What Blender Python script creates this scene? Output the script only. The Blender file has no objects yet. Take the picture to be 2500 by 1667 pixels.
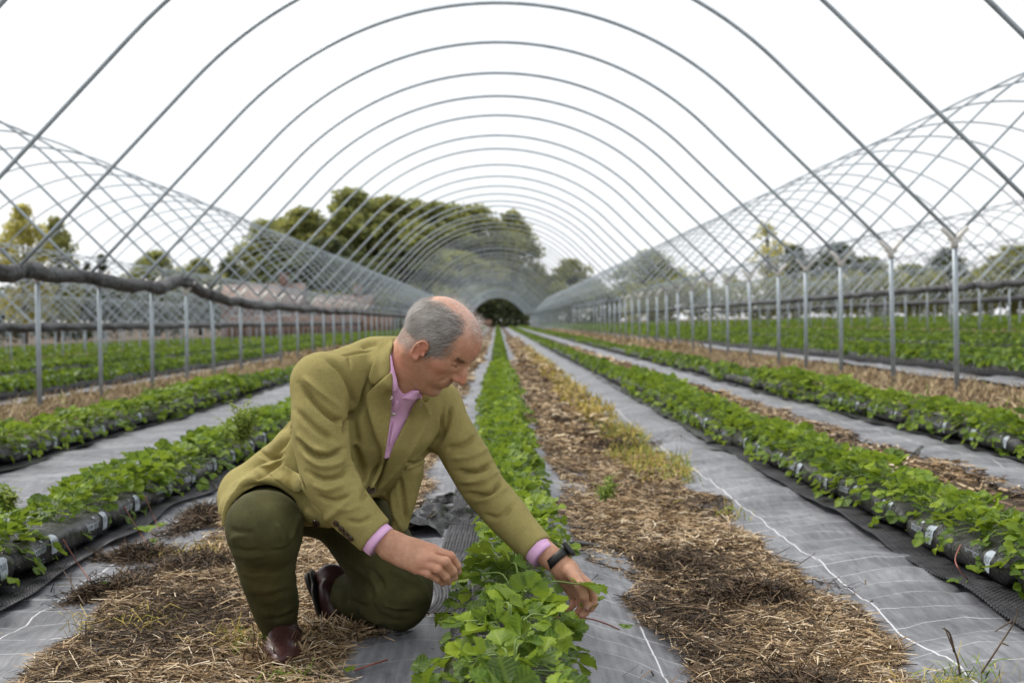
import bpy, bmesh, math, random
import numpy as np
from mathutils import Vector, Matrix, noise
from mathutils.bvhtree import BVHTree

scene = bpy.context.scene
C = scene.collection
rad = math.radians
random.seed(7)
RNG = np.random.default_rng(11)

# ------------------------------------------------------------------ camera
FPX = 3200.0                      # focal length in pixels of the 2500 px wide photograph
CAMZ = 0.82
ROLL = 0.015
_yw = np.array([-35 / FPX, 48.5 / FPX, -1.0]); _yw /= np.linalg.norm(_yw)
_zw = np.array([-math.sin(ROLL), math.cos(ROLL), 0.0]); _zw -= _yw * _zw.dot(_yw); _zw /= np.linalg.norm(_zw)
_xw = np.cross(_yw, _zw)
W2C = np.stack([_xw, _yw, _zw], axis=1)          # world axes expressed in camera space
C2W = W2C.T
CAM = np.array([0.0, 0.0, CAMZ])
cam_d = bpy.data.cameras.new('camera')
cam = bpy.data.objects.new('camera', cam_d)
C.objects.link(cam)
M = Matrix([list(C2W[0]) + [0], list(C2W[1]) + [0], list(C2W[2]) + [CAMZ], [0, 0, 0, 1]])
cam.matrix_world = M
cam_d.sensor_width = 36.0
cam_d.sensor_fit = 'HORIZONTAL'
cam_d.lens = FPX / 2500 * 36.0
cam_d.clip_start = 0.05
cam_d.clip_end = 3000
cam_d.dof.use_dof = True
cam_d.dof.focus_distance = 3.1
cam_d.dof.aperture_fstop = 5.0
scene.camera = cam

def P(u, v, y):
    """world point at depth y that lies behind pixel (u, v) of the 2500 px photograph"""
    d = C2W @ np.array([(u - 1250) / FPX, (833.5 - v) / FPX, -1.0])
    return CAM + d * (y / d[1])

def project(pts):
    c = (np.asarray(pts) - CAM) @ C2W
    return np.stack([1250 + FPX * c[:, 0] / -c[:, 2], 833.5 - FPX * c[:, 1] / -c[:, 2]], axis=1)

# ------------------------------------------------------------------ sky, sun, exposure
SUN_EL, SUN_AZ = rad(52), rad(-60)              # azimuth measured from +Y towards +X
world = bpy.data.worlds.new('World')
scene.world = world
world.use_nodes = True
nt = world.node_tree
nt.nodes.clear()
n_out = nt.nodes.new('ShaderNodeOutputWorld')
n_sky = nt.nodes.new('ShaderNodeTexSky'); n_sky.sky_type = 'NISHITA'; n_sky.sun_disc = False
n_sky.sun_elevation = SUN_EL; n_sky.sun_rotation = SUN_AZ; n_sky.dust_density = 2.0
n_bg1 = nt.nodes.new('ShaderNodeBackground'); n_bg1.inputs['Strength'].default_value = 0.10
nt.links.new(n_sky.outputs[0], n_bg1.inputs['Color'])
n_co = nt.nodes.new('ShaderNodeTexCoord')
n_no = nt.nodes.new('ShaderNodeTexNoise'); n_no.inputs['Scale'].default_value = 2.2; n_no.inputs['Detail'].default_value = 5
n_cr = nt.nodes.new('ShaderNodeValToRGB')
n_cr.color_ramp.elements[0].position = 0.3; n_cr.color_ramp.elements[0].color = (0.90, 0.93, 0.97, 1)
n_cr.color_ramp.elements[1].position = 0.62; n_cr.color_ramp.elements[1].color = (1.0, 1.0, 1.0, 1)
nt.links.new(n_co.outputs['Generated'], n_no.inputs['Vector'])
nt.links.new(n_no.outputs['Fac'], n_cr.inputs['Fac'])
n_bg2 = nt.nodes.new('ShaderNodeBackground'); n_bg2.inputs['Strength'].default_value = 1.0
nt.links.new(n_cr.outputs['Color'], n_bg2.inputs['Color'])
n_mx = nt.nodes.new('ShaderNodeMixShader'); n_mx.inputs[0].default_value = 0.9    # a closed cloud cover over the sky
nt.links.new(n_bg1.outputs[0], n_mx.inputs[1]); nt.links.new(n_bg2.outputs[0], n_mx.inputs[2])
nt.links.new(n_mx.outputs[0], n_out.inputs['Surface'])
sun_d = bpy.data.lights.new('sun', 'SUN')
sun_d.energy = 2.5; sun_d.angle = rad(16); sun_d.color = (1.0, 0.95, 0.88)
sun = bpy.data.objects.new('sun', sun_d); C.objects.link(sun)
_sd = Vector((math.sin(SUN_AZ) * math.cos(SUN_EL), math.cos(SUN_AZ) * math.cos(SUN_EL), math.sin(SUN_EL)))
sun.rotation_euler = _sd.to_track_quat('Z', 'Y').to_euler()
scene.view_settings.view_transform = 'Standard'
scene.view_settings.look = 'None'
scene.view_settings.exposure = 0.30
scene.view_settings.gamma = 1.0
scene.cycles.max_bounces = 8
scene.cycles.transparent_max_bounces = 8
scene.cycles.use_denoising = True

# ------------------------------------------------------------------ helpers
def tag(o, label=None, cat=None, group=None, kind=None):
    if label: o['label'] = label
    if cat: o['category'] = cat
    if group: o['group'] = group
    if kind: o['kind'] = kind
    return o

def mesh_np(name, verts, faces, smooth=True):
    """faces: int array (n,3) or (n,4) or a list of such arrays"""
    me = bpy.data.meshes.new(name)
    fl = faces if isinstance(faces, list) else [faces]
    fl = [np.asarray(f, dtype=np.int32) for f in fl if len(f)]
    verts = np.asarray(verts, dtype=np.float32)
    me.vertices.add(len(verts)); me.vertices.foreach_set('co', verts.ravel())
    loops = np.concatenate([f.ravel() for f in fl])
    tot = np.concatenate([np.full(len(f), f.shape[1], dtype=np.int32) for f in fl])
    start = np.concatenate([[0], np.cumsum(tot)[:-1]]).astype(np.int32)
    me.loops.add(len(loops)); me.loops.foreach_set('vertex_index', loops)
    me.polygons.add(len(tot)); me.polygons.foreach_set('loop_start', start)
    me.update(calc_edges=True)
    if smooth: me.polygons.foreach_set('use_smooth', np.ones(len(tot), dtype=bool))
    me.validate()
    return me

def set_uv(me, uv_per_vert):
    uvl = me.uv_layers.new(name='UVMap')
    idx = np.empty(len(me.loops), dtype=np.int32); me.loops.foreach_get('vertex_index', idx)
    uvl.data.foreach_set('uv', np.asarray(uv_per_vert, dtype=np.float32)[idx].ravel())

def obj(name, me, mat=None, parent=None):
    o = bpy.data.objects.new(name, me); C.objects.link(o)
    if mat is not None and me is not None and not me.materials: me.materials.append(mat)
    if parent is not None: o.parent = parent
    return o

def empty(name, loc=(0, 0, 0)):
    o = bpy.data.objects.new(name, None); C.objects.link(o); o.location = loc
    o.empty_display_size = 0.05
    return o

def copy_tree(o, parent=None):
    c = o.copy(); C.objects.link(c)
    if parent is not None: c.parent = parent
    for ch in list(o.children): copy_tree(ch, c)
    return c

def catmull(pts, n):
    """n samples per span through pts (k, d)"""
    p = np.asarray(pts, dtype=float)
    p = np.vstack([2 * p[0] - p[1], p, 2 * p[-1] - p[-2]])
    out = []
    for i in range(1, len(p) - 2):
        t = np.linspace(0, 1, n, endpoint=False)[:, None]
        a, b, c, d = p[i - 1], p[i], p[i + 1], p[i + 2]
        out.append(0.5 * (2 * b + (c - a) * t + (2 * a - 5 * b + 4 * c - d) * t ** 2 + (3 * b - a - 3 * c + d) * t ** 3))
    out.append(p[-2][None])
    return np.vstack(out)

def tube_np(path, r, seg=8, caps=True, up=(0, 0, 1)):
    """tube along path (n,3); r scalar or (n,) -> verts, quads, (tri caps)"""
    path = np.asarray(path, dtype=float); n = len(path)
    r = np.broadcast_to(np.asarray(r, dtype=float), (n,))
    T = np.gradient(path, axis=0); T /= np.linalg.norm(T, axis=1)[:, None] + 1e-12
    up = np.asarray(up, dtype=float)
    if abs(T[0].dot(up)) > 0.95: up = np.array([1.0, 0, 0])
    N = np.zeros_like(T); v = up - T[0] * up.dot(T[0]); N[0] = v / np.linalg.norm(v)
    for i in range(1, n):
        v = N[i - 1] - T[i] * N[i - 1].dot(T[i]); N[i] = v / (np.linalg.norm(v) + 1e-12)
    B = np.cross(T, N)
    a = np.linspace(0, 2 * np.pi, seg, endpoint=False)
    ring = (N[:, None, :] * np.cos(a)[None, :, None] + B[:, None, :] * np.sin(a)[None, :, None]) * r[:, None, None]
    V = (path[:, None, :] + ring).reshape(-1, 3)
    i = np.arange(n - 1)[:, None] * seg; j = np.arange(seg)[None, :]; j2 = (j + 1) % seg
    Q = np.stack([i + j, i + j2, i + seg + j2, i + seg + j], axis=-1).reshape(-1, 4)
    tri = np.zeros((0, 3), dtype=int)
    if caps:
        c0 = len(V); V = np.vstack([V, path[0], path[-1]])
        jj = np.arange(seg); j2 = (jj + 1) % seg
        t0 = np.stack([np.full(seg, c0), j2, jj], axis=-1)
        e = (n - 1) * seg
        t1 = np.stack([np.full(seg, c0 + 1), e + jj, e + j2], axis=-1)
        tri = np.vstack([t0, t1])
    return V, Q, tri

class MB:
    """collects vertices and faces, becomes ONE mesh"""
    def __init__(s): s.v = []; s.q = []; s.t = []; s.n = 0; s.uv = []
    def add(s, V, Q=None, T=None, uv=None):
        V = np.asarray(V, dtype=float)
        if Q is not None and len(Q): s.q.append(np.asarray(Q) + s.n)
        if T is not None and len(T): s.t.append(np.asarray(T) + s.n)
        s.v.append(V); s.n += len(V)
        if uv is not None: s.uv.append(np.asarray(uv, dtype=float))
    def tube(s, path, r, seg=8, caps=True): s.add(*tube_np(path, r, seg, caps))
    def box(s, c, h, R=None):
        c = np.asarray(c, dtype=float); h = np.asarray(h, dtype=float)
        k = np.array([[x, y, z] for x in (-1, 1) for y in (-1, 1) for z in (-1, 1)], dtype=float) * h
        if R is not None: k = k @ np.asarray(R).T
        s.add(c + k, [[0, 1, 3, 2], [4, 6, 7, 5], [0, 4, 5, 1], [2, 3, 7, 6], [0, 2, 6, 4], [1, 5, 7, 3]])
    def mesh(s, name, smooth=True):
        fl = []
        if s.q: fl.append(np.vstack(s.q))
        if s.t: fl.append(np.vstack(s.t))
        me = mesh_np(name, np.vstack(s.v), fl, smooth)
        if s.uv: set_uv(me, np.vstack(s.uv))
        return me
    def build(s, name, mat, parent=None, smooth=True): return obj(name, s.mesh(name, smooth), mat, parent)

ORD = 'zeroth first second third fourth fifth sixth seventh eighth ninth tenth eleventh twelfth thirteenth fourteenth fifteenth sixteenth seventeenth eighteenth nineteenth twentieth'.split()

# smooth value noise on arrays (sum of sines lattice noise, vectorised)
_perm = RNG.permutation(256)
_val = RNG.random(256) * 2 - 1
def vnoise(x, y, z=0.0):
    x, y, z = np.broadcast_arrays(np.asarray(x, float), np.asarray(y, float), np.asarray(z, float))
    xi, yi, zi = np.floor(x).astype(int), np.floor(y).astype(int), np.floor(z).astype(int)
    xf, yf, zf = x - xi, y - yi, z - zi
    s = lambda t: t * t * (3 - 2 * t)
    u, v, w = s(xf), s(yf), s(zf)
    def h(a, b, c): return _val[_perm[(_perm[(_perm[a & 255] + b) & 255] + c) & 255]]
    def lerp(a, b, t): return a + (b - a) * t
    return lerp(lerp(lerp(h(xi, yi, zi), h(xi + 1, yi, zi), u), lerp(h(xi, yi + 1, zi), h(xi + 1, yi + 1, zi), u), v),
                lerp(lerp(h(xi, yi, zi + 1), h(xi + 1, yi, zi + 1), u), lerp(h(xi, yi + 1, zi + 1), h(xi + 1, yi + 1, zi + 1), u), v), w)
def fbm(x, y, z=0.0, o=3):
    s, a, f = 0.0, 1.0, 1.0
    for k in range(o):
        s = s + a * vnoise(np.asarray(x) * f + 17.3 * k, np.asarray(y) * f - 9.1 * k, np.asarray(z) * f + 3.7 * k); a *= 0.5; f *= 2.03
    return s

# ------------------------------------------------------------------ materials
class NT:
    def __init__(s, name):
        s.m = bpy.data.materials.new(name); s.m.use_nodes = True
        s.t = s.m.node_tree; s.b = s.t.nodes['Principled BSDF']; s.out = s.t.nodes['Material Output']
    def n(s, typ, **kw):
        nd = s.t.nodes.new('ShaderNode' + typ)
        for k, v in kw.items():
            if k in nd.inputs.keys(): s.set(nd.inputs[k], v)
            else: setattr(nd, k, v)
        return nd
    def set(s, inp, v):
        if isinstance(v, bpy.types.NodeSocket): s.t.links.new(v, inp)
        elif isinstance(v, bpy.types.Node): s.t.links.new(v.outputs[0], inp)
        else: inp.default_value = v
    def bs(s, **kw):
        for k, v in kw.items(): s.set(s.b.inputs[k.replace('_', ' ')], v)
    def noise(s, scale, detail=3, vec=None, rough=0.5, dist=0.0):
        nd = s.n('TexNoise'); nd.inputs['Scale'].default_value = scale; nd.inputs['Detail'].default_value = detail
        nd.inputs['Roughness'].default_value = rough; nd.inputs['Distortion'].default_value = dist
        if vec is not None: s.set(nd.inputs['Vector'], vec)
        return nd.outputs['Fac']
    def ramp(s, fac, *stops):
        nd = s.n('ValToRGB'); s.set(nd.inputs['Fac'], fac)
        e = nd.color_ramp.elements
        while len(e) < len(stops): e.new(0.5)
        for k, (p, c) in enumerate(stops):
            e[k].position = p; e[k].color = (*c, 1) if len(c) == 3 else c
        return nd.outputs['Color']
    def math(s, op, a, b=None, clamp=False):
        nd = s.n('Math', operation=op); nd.use_clamp = clamp
        s.set(nd.inputs[0], a)
        if b is not None: s.set(nd.inputs[1], b)
        return nd.outputs[0]
    def mix(s, fac, a, b, blend='MIX'):
        nd = s.n('Mix', data_type='RGBA', blend_type=blend)
        s.set(nd.inputs[0], fac)
        for i, v in ((6, a), (7, b)):
            if isinstance(v, tuple): v = (*v, 1) if len(v) == 3 else v
            s.set(nd.inputs[i], v)
        return nd.outputs[2]
    def coord(s, which='Object'): return s.n('TexCoord').outputs[which]
    def bump(s, h, strength=0.3, dist=0.01, prev=None):
        nd = s.n('Bump'); nd.inputs['Strength'].default_value = strength; nd.inputs['Distance'].default_value = dist
        s.set(nd.inputs['Height'], h)
        if prev is not None: s.set(nd.inputs['Normal'], prev)
        return nd.outputs[0]
    def mapping(s, vec, scale=(1, 1, 1), rot=(0, 0, 0)):
        nd = s.n('Mapping'); s.set(nd.inputs['Vector'], vec)
        nd.inputs['Scale'].default_value = scale; nd.inputs['Rotation'].default_value = rot
        return nd.outputs[0]

def m_simple(name, col, rough=0.6, metal=0.0, var=0.15, scale=8, spec=0.5, bump=0.0):
    m = NT(name); co = m.coord()
    f = m.noise(scale, 4, co)
    lo = tuple(c * (1 - var) for c in col); hi = tuple(min(1, c * (1 + var)) for c in col)
    m.bs(Base_Color=m.ramp(f, (0.3, lo), (0.7, hi)), Roughness=rough, Metallic=metal)
    m.b.inputs['Specular IOR Level'].default_value = spec
    if bump: m.bs(Normal=m.bump(m.noise(scale * 6, 4, co), bump, 0.01))
    return m.m

# ------------------------------------------------------------------ layout
LEG_R, LEG_L = 4.25, -4.40            # leg rows of the tunnel over the man
TW = LEG_R - LEG_L
ROWS = [-2.95, -1.63, 0.03, 1.63, 2.95]
BEDH = {-2.95: 0.0, -1.63: -0.018, 0.03: 0.025, 1.63: -0.045, 2.95: -0.01}
HOOP_Y = [3.95, 6.0, 8.05, 10.1, 12.1, 14.05, 16.2, 18.05, 19.8, 22.0, 24.2, 26.2, 28.5, 30.8]
while HOOP_Y[-1] < 186: HOOP_Y.append(HOOP_Y[-1] + 2.15 + random.uniform(-0.12, 0.12))
_LX = [-90, -40, -22, -13, -4.4, -3.6, 0, 3.4, 4.25, 13, 30, 90]
_LZ = [-2.0, -1.0, -0.5, -0.2, 0.03, 0.02, 0, 0.03, 0.10, 0.20, 0.35, 0.7]
ALLROWS = []
for k in range(-5, 6):
    for r in ROWS: ALLROWS.append((k, r, r + k * TW))
def large(x): return np.interp(x, _LX, _LZ)
def bed(x):
    x = np.asarray(x, float); b = np.zeros_like(x)
    for k, r, xr in ALLROWS:
        d = np.abs(x - xr)
        if k != 0 and abs(xr) > 40: continue
        t = np.clip((0.60 - d) / 0.40, 0, 1)
        b = b + BEDH[r] * t * t * (3 - 2 * t)
    return b
def gz(x, y):
    x = np.asarray(x, float); y = np.asarray(y, float)
    near = np.clip(1.3 - np.abs(y) / 60, 0.25, 1)
    tr_ = np.clip((0.62 - np.abs(x - 0.75)) / 0.40, 0, 1); trough = -0.08 * tr_ * tr_ * (3 - 2 * tr_)
    return large(x) + bed(x) + trough + near * (0.012 * vnoise(x * 1.6, y * 0.9) + 0.010 * vnoise(x * 4.1 + 5, y * 3.3))

# ------------------------------------------------------------------ setting materials
def mk_soil():
    m = NT('soil'); co = m.coord()
    f = m.noise(3.0, 6, co, 0.65); g = m.noise(40, 5, co, 0.7)
    c = m.ramp(m.math('ADD', m.math('MULTIPLY', f, 0.6), m.math('MULTIPLY', g, 0.4)),
               (0.36, (0.025, 0.017, 0.011)), (0.52, (0.09, 0.06, 0.035)), (0.66, (0.22, 0.15, 0.085)))
    m.bs(Base_Color=c, Roughness=0.95, Normal=m.bump(g, 0.8, 0.03)); return m.m
def mk_field():
    m = NT('field_soil'); co = m.coord()
    f = m.noise(0.6, 6, co, 0.7)
    c = m.ramp(f, (0.35, (0.10, 0.07, 0.035)), (0.55, (0.22, 0.15, 0.07)), (0.7, (0.12, 0.15, 0.04)))
    m.bs(Base_Color=c, Roughness=0.95); return m.m
def mk_fabric():
    m = NT('woven_membrane'); uv = m.coord('UV'); co = m.coord('Object')
    sx = m.n('SeparateXYZ'); m.set(sx.inputs[0], uv); U, V = sx.outputs[0], sx.outputs[1]
    wob = m.math('MULTIPLY', m.math('SUBTRACT', m.noise(3.5, 2, co), 0.5), 0.030)
    # white marker threads: long threads at U = 0 and repeated cross threads
    du = m.math('ABSOLUTE', m.math('ADD', U, m.math('MULTIPLY', wob, 0.12)))
    l1 = m.math('LESS_THAN', du, 0.0026)
    cv = m.math('PINGPONG', m.math('ADD', V, wob), 0.0835)
    l2 = m.math('LESS_THAN', cv, 0.0015)
    brk = m.math('GREATER_THAN', m.noise(9, 3, co), 0.34)
    line = m.math('MAXIMUM', l1, m.math('MULTIPLY', l2, brk))
    # the weave itself
    wa = m.n('TexWave', wave_type='BANDS', bands_direction='X'); wa.inputs['Scale'].default_value = 190; m.set(wa.inputs['Vector'], co)
    wb = m.n('TexWave', wave_type='BANDS', bands_direction='Y'); wb.inputs['Scale'].default_value = 95; m.set(wb.inputs['Vector'], co)
    weave = m.math('MULTIPLY', wa.outputs['Fac'], wb.outputs['Fac'])
    st = m.noise(6, 6, m.mapping(co, (9, 1.0, 1)), 0.7)       # streaks across
    st2 = m.noise(2.2, 5, co, 0.65)
    base = m.ramp(m.math('ADD', m.math('MULTIPLY', st, 0.45), m.math('MULTIPLY', st2, 0.55)),
                  (0.36, (0.052, 0.054, 0.063)), (0.5, (0.148, 0.152, 0.168)), (0.64, (0.275, 0.28, 0.302)))
    base = m.mix(m.math('MULTIPLY', weave, 0.35), base, (0.05, 0.052, 0.06), 'MIX')
    dirt = m.math('GREATER_THAN', m.noise(55, 3, co, 0.6), 0.70)
    dz = m.math('MULTIPLY', dirt, m.math('GREATER_THAN', m.noise(4, 3, co), 0.5))
    base = m.mix(dz, base, (0.03, 0.022, 0.016))
    base = m.mix(m.math('MULTIPLY', line, 0.8), base, (0.66, 0.66, 0.68))
    m.bs(Base_Color=base, Roughness=0.46, Normal=m.bump(m.math('ADD', weave, m.math('MULTIPLY', st, 1.2)), 0.28, 0.004))
    m.b.inputs['Specular IOR Level'].default_value = 0.45
    return m.m
def mk_bag():
    m = NT('black_bag_film'); co = m.coord()
    w = m.noise(14, 5, m.mapping(co, (0.6, 2.4, 0.6)), 0.6, 1.2)
    m.bs(Base_Color=m.ramp(m.noise(9, 4, co), (0.35, (0.006, 0.006, 0.007)), (0.7, (0.016, 0.016, 0.018))), Roughness=m.ramp(w, (0.3, (0.13,) * 3), (0.7, (0.32,) * 3)),
         Normal=m.bump(m.noise(34, 4, m.mapping(co, (0.5, 1.6, 0.5)), 0.6, 1.5), 0.5, 0.012, m.bump(w, 0.7, 0.03)))
    m.b.inputs['Specular IOR Level'].default_value = 0.6
    return m.m
def mk_tray():
    m = NT('tray_plastic'); co = m.coord()
    m.bs(Base_Color=m.ramp(m.noise(20, 4, co), (0.35, (0.012, 0.012, 0.015)), (0.7, (0.04, 0.04, 0.045))), Roughness=0.38)
    return m.m
def mk_steel(name='galvanised_steel', col=(0.36, 0.41, 0.445)):
    m = NT(name); co = m.coord()
    f = m.noise(5, 5, co, 0.6)
    m.bs(Base_Color=m.ramp(f, (0.3, tuple(c * 0.72 for c in col)), (0.7, tuple(min(1, c * 1.15) for c in col))), Metallic=0.30,
         Roughness=m.ramp(f, (0.3, (0.38,) * 3), (0.7, (0.55,) * 3)))
    return m.m
def mk_roll():
    m = NT('rolled_film'); co = m.coord()
    f = m.noise(9, 6, m.mapping(co, (1, 3.0, 1)), 0.7)
    m.bs(Base_Color=m.ramp(f, (0.42, (0.006, 0.006, 0.007)), (0.55, (0.026, 0.026, 0.028)), (0.68, (0.16, 0.157, 0.165))), Roughness=0.5, Normal=m.bump(f, 0.8, 0.03))
    return m.m
def mk_leaf(name, dark, mid, light, vein=True, transl=0.3, rough=0.5):
    m = NT(name); gi = m.n('NewGeometry'); oi = m.n('ObjectInfo')
    r = m.math('ADD', m.math('MULTIPLY', gi.outputs['Random Per Island'], 0.75), m.math('MULTIPLY', oi.outputs['Random'], 0.25))
    c = m.ramp(r, (0.06, dark), (0.50, mid), (0.97, light))
    co = m.coord()
    c = m.mix(m.math('MULTIPLY', m.noise(60, 3, co), 0.35), c, tuple(x * 0.55 for x in mid))
    nrm = None
    if vein:
        uv = m.coord('UV'); sx = m.n('SeparateXYZ'); m.set(sx.inputs[0], uv)
        au = m.math('ABSOLUTE', sx.outputs[0])
        vv = m.math('PINGPONG', m.math('SUBTRACT', sx.outputs[1], m.math('MULTIPLY', au, 0.28)), 0.062)
        vn = m.math('SUBTRACT', 1.0, m.math('MULTIPLY', vv, 1 / 0.03), True)
        mr = m.math('SUBTRACT', 1.0, m.math('MULTIPLY', au, 12.0), True)
        ln = m.math('MAXIMUM', vn, mr)
        c = m.mix(m.math('MULTIPLY', ln, 0.13), c, tuple(min(1, x * 1.7 + 0.02) for x in light))
        nrm = m.bump(m.math('SUBTRACT', 1.0, ln), 0.22, 0.003)
    c = m.mix(m.math('MULTIPLY', gi.outputs['Backfacing'], 0.45), c, tuple(min(1, x * 1.2 + 0.05) for x in mid))
    m.bs(Base_Color=c, Roughness=rough)
    m.b.inputs['Specular IOR Level'].default_value = 0.22
    if nrm is not None: m.bs(Normal=nrm)
    tr = m.n('BsdfTranslucent'); m.set(tr.inputs['Color'], m.mix(0.5, c, (min(1, light[0] * 1.5), min(1, light[1] * 1.5), light[2], 1)))
    mx = m.n('MixShader'); mx.inputs[0].default_value = transl
    m.set(mx.inputs[1], m.b.outputs[0]); m.set(mx.inputs[2], tr.outputs[0]); m.set(m.out.inputs['Surface'], mx.outputs[0])
    return m.m
def mk_straw(name, stops, rough=0.75):
    m = NT(name); gi = m.n('NewGeometry')
    m.bs(Base_Color=m.ramp(gi.outputs['Random Per Island'], *stops), Roughness=rough)
    m.b.inputs['Specular IOR Level'].default_value = 0.25
    return m.m

MAT = dict(
    soil=mk_soil(), field=mk_field(), fabric=mk_fabric(), bag=mk_bag(), tray=mk_tray(), steel=mk_steel(),
    bracket=m_simple('bracket_metal', (0.62, 0.60, 0.56), 0.5, 0.2, 0.2), roll=mk_roll(),
    leaf=mk_leaf('strawberry_leaf', (0.016, 0.042, 0.008), (0.076, 0.148, 0.015), (0.31, 0.41, 0.032)),
    farleaf=mk_leaf('strawberry_leaf_far', (0.016, 0.042, 0.008), (0.078, 0.150, 0.015), (0.30, 0.39, 0.03), False),
    stem=m_simple('green_stem', (0.16, 0.24, 0.05), 0.5), runner=m_simple('red_runner', (0.25, 0.075, 0.05), 0.45),
    straw=mk_straw('straw', ((0.0, (0.04, 0.027, 0.017)), (0.22, (0.13, 0.085, 0.05)), (0.5, (0.36, 0.245, 0.13)), (0.80, (0.58, 0.43, 0.26)), (1.0, (0.76, 0.66, 0.50)))),
    dark_straw=mk_straw('rotted_straw', ((0.0, (0.016, 0.012, 0.009)), (0.5, (0.062, 0.043, 0.028)), (1.0, (0.24, 0.165, 0.10)))),
    dry_grass=mk_straw('dry_grass', ((0.0, (0.13, 0.08, 0.04)), (0.5, (0.36, 0.26, 0.14)), (1.0, (0.55, 0.45, 0.28)))),
    yel_grass=mk_straw('yellow_grass', ((0.0, (0.22, 0.22, 0.03)), (0.5, (0.50, 0.38, 0.07)), (1.0, (0.62, 0.48, 0.16)))),
    grn_grass=mk_straw('green_grass', ((0.0, (0.10, 0.20, 0.02)), (1.0, (0.30, 0.38, 0.06)))),
    bark=m_simple('bark', (0.07, 0.055, 0.04), 0.9, var=0.4),
    twig=m_simple('dry_twig', (0.10, 0.07, 0.045), 0.8, var=0.4, scale=30),
)

# ------------------------------------------------------------------ ground
def ysteps(y0, y1, s0, g):
    ys = [y0]
    while ys[-1] < y1: ys.append(ys[-1] + max(s0, (ys[-1]) * g))
    return np.array(ys)
def grid_faces(nx, ny):
    i = np.arange(ny - 1)[:, None] * nx; j = np.arange(nx - 1)[None, :]
    return np.stack([i + j, i + j + 1, i + nx + j + 1, i + nx + j], axis=-1).reshape(-1, 4)

# one ground sheet reaching to the horizon
xs = np.concatenate([[-900, -500, -250, -140], np.arange(-90, -6, 1.5), np.arange(-6, 6, 0.09), np.arange(6, 90, 1.5), [140, 250, 500, 900]])
ys = np.concatenate([[-60, -20, -5], ysteps(0.5, 60, 0.10, 0.02), [80, 120, 200, 320, 600, 1200, 2200]])
X, Y = np.meshgrid(xs, ys)
Zg = gz(X, Y)
_ins = (np.abs(X) < 6) & (Y > 1) & (Y < 30)
Zg = np.where(np.abs(X) < 6, Zg, large(X) + 0 * Y)
Zg -= 0.012
Zg[np.abs(Y) > 230] *= 0.3
g_me = mesh_np('ground', np.stack([X, Y, Zg], -1).reshape(-1, 3), grid_faces(len(xs), len(ys)))
tag(obj('ground', g_me, MAT['soil']), kind='structure')

# woven ground cover, laid in strips along the rows
def fabric(x0, x1, line_x, y0, y1, lift=0.004, rag=(0.03, 0.03), s0=0.05, line_end=1e9):
    ys = ysteps(y0, y1, s0, 0.012); nx = max(5, int((x1 - x0) / 0.05)); t = np.linspace(0, 1, nx)
    e0 = x0 + rag[0] * fbm(ys * 1.7, x0 * 3.1 + 2); e1 = x1 + rag[1] * fbm(ys * 1.9, x1 * 2.3 + 8)
    X = e0[:, None] * (1 - t) + e1[:, None] * t; Y = np.broadcast_to(ys[:, None], X.shape)
    fade = np.clip(1.4 - Y / 45, 0.3, 1)
    Z = gz(X, Y) + lift + fade * (0.015 * fbm(X * 3.0 + 31, Y * 2.2) + 0.007 * fbm(X * 5, Y * 13) + 0.004 * fbm(X * 20, Y * 14)) + 0.008
    sk = 0.05 * vnoise(Y * 0.5, X * 0.3) + 0.02 * vnoise(Y * 1.8, 3.3)
    me = mesh_np('fabric', np.stack([X, Y, Z], -1).reshape(-1, 3), grid_faces(nx, len(ys)))
    set_uv(me, np.stack([X - line_x + 4.0 * (Y > line_end) + 0.005 * vnoise(Y * 2.1, line_x * 7), Y + sk], -1).reshape(-1, 2))
    o = obj('membrane_path', me, MAT['fabric']); tag(o, kind='structure'); return o
fabric(-0.40, 0.48, 0.385, 0.8, 190, line_end=3.9)
fabric(0.86, 1.92, 1.11, 1.0, 190)
fabric(2.30, 3.35, 2.62, 1.5, 190)
fabric(-3.40, -0.98, -1.34, 1.0, 190)
for k in (-2, -1, 1, 2, 3):
    for a, b in ((-3.6, -2.4), (-2.2, -1.0), (-0.6, 0.6), (1.0, 2.2), (2.4, 3.55)):
        if abs(k) > 1 and (a, b) not in ((-3.6, -2.4), (2.4, 3.55)): continue
        fabric(k * TW + a, k * TW + b, k * TW + a + 0.25, 3, 150, s0=0.2)

# ------------------------------------------------------------------ hoops and legs
ARC_R, XA = 3.79, (LEG_R + LEG_L) / 2
leg_top = lambda x: float(np.interp(x, [-40, -22, -13.05, -4.4, 4.25, 12.9, 30], [0.2, 0.62, 0.95, 1.36, 1.54, 1.64, 1.8]))
def hoop_path(x0, x1, n):
    c = (x0 + x1) / 2; w = (x1 - x0) / 2
    d = w - ARC_R * math.sin(rad(45))
    H = d + ARC_R * (1 - math.cos(rad(45)))
    zl, zr = leg_top(x0), leg_top(x1)
    pts = [(x0, 0.0)] + [(x0 + d * t, d * t) for t in (0.3, 0.6, 0.9)]
    for a in np.linspace(-45, 45, n): pts.append((c + ARC_R * math.sin(rad(a)), H - ARC_R + ARC_R * math.cos(rad(a))))
    pts += [(x1 - d * t, d * t) for t in (0.9, 0.6, 0.3)] + [(x1, 0.0)]
    up = 1.08 if x1 < 0 else 1.013
    return np.array([(x, 0, z * up + zl + (zr - zl) * (x - x0) / (x1 - x0)) for x, z in pts])
def hoop_mesh(k, n, seg):
    mb = MB(); mb.tube(hoop_path(LEG_L + k * TW, LEG_R + k * TW, n), 0.0185 if k == 0 else 0.0160, seg); return mb.mesh('hoop')
H_LAB = {0: 'over the man', -1: 'left of the black roll', 1: 'beyond the right posts'}
hm = {k: hoop_mesh(k, 40 if k == 0 else 28, 10 if k == 0 else 7) for k in (-1, 0, 1)}
n_h = {}
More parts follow.
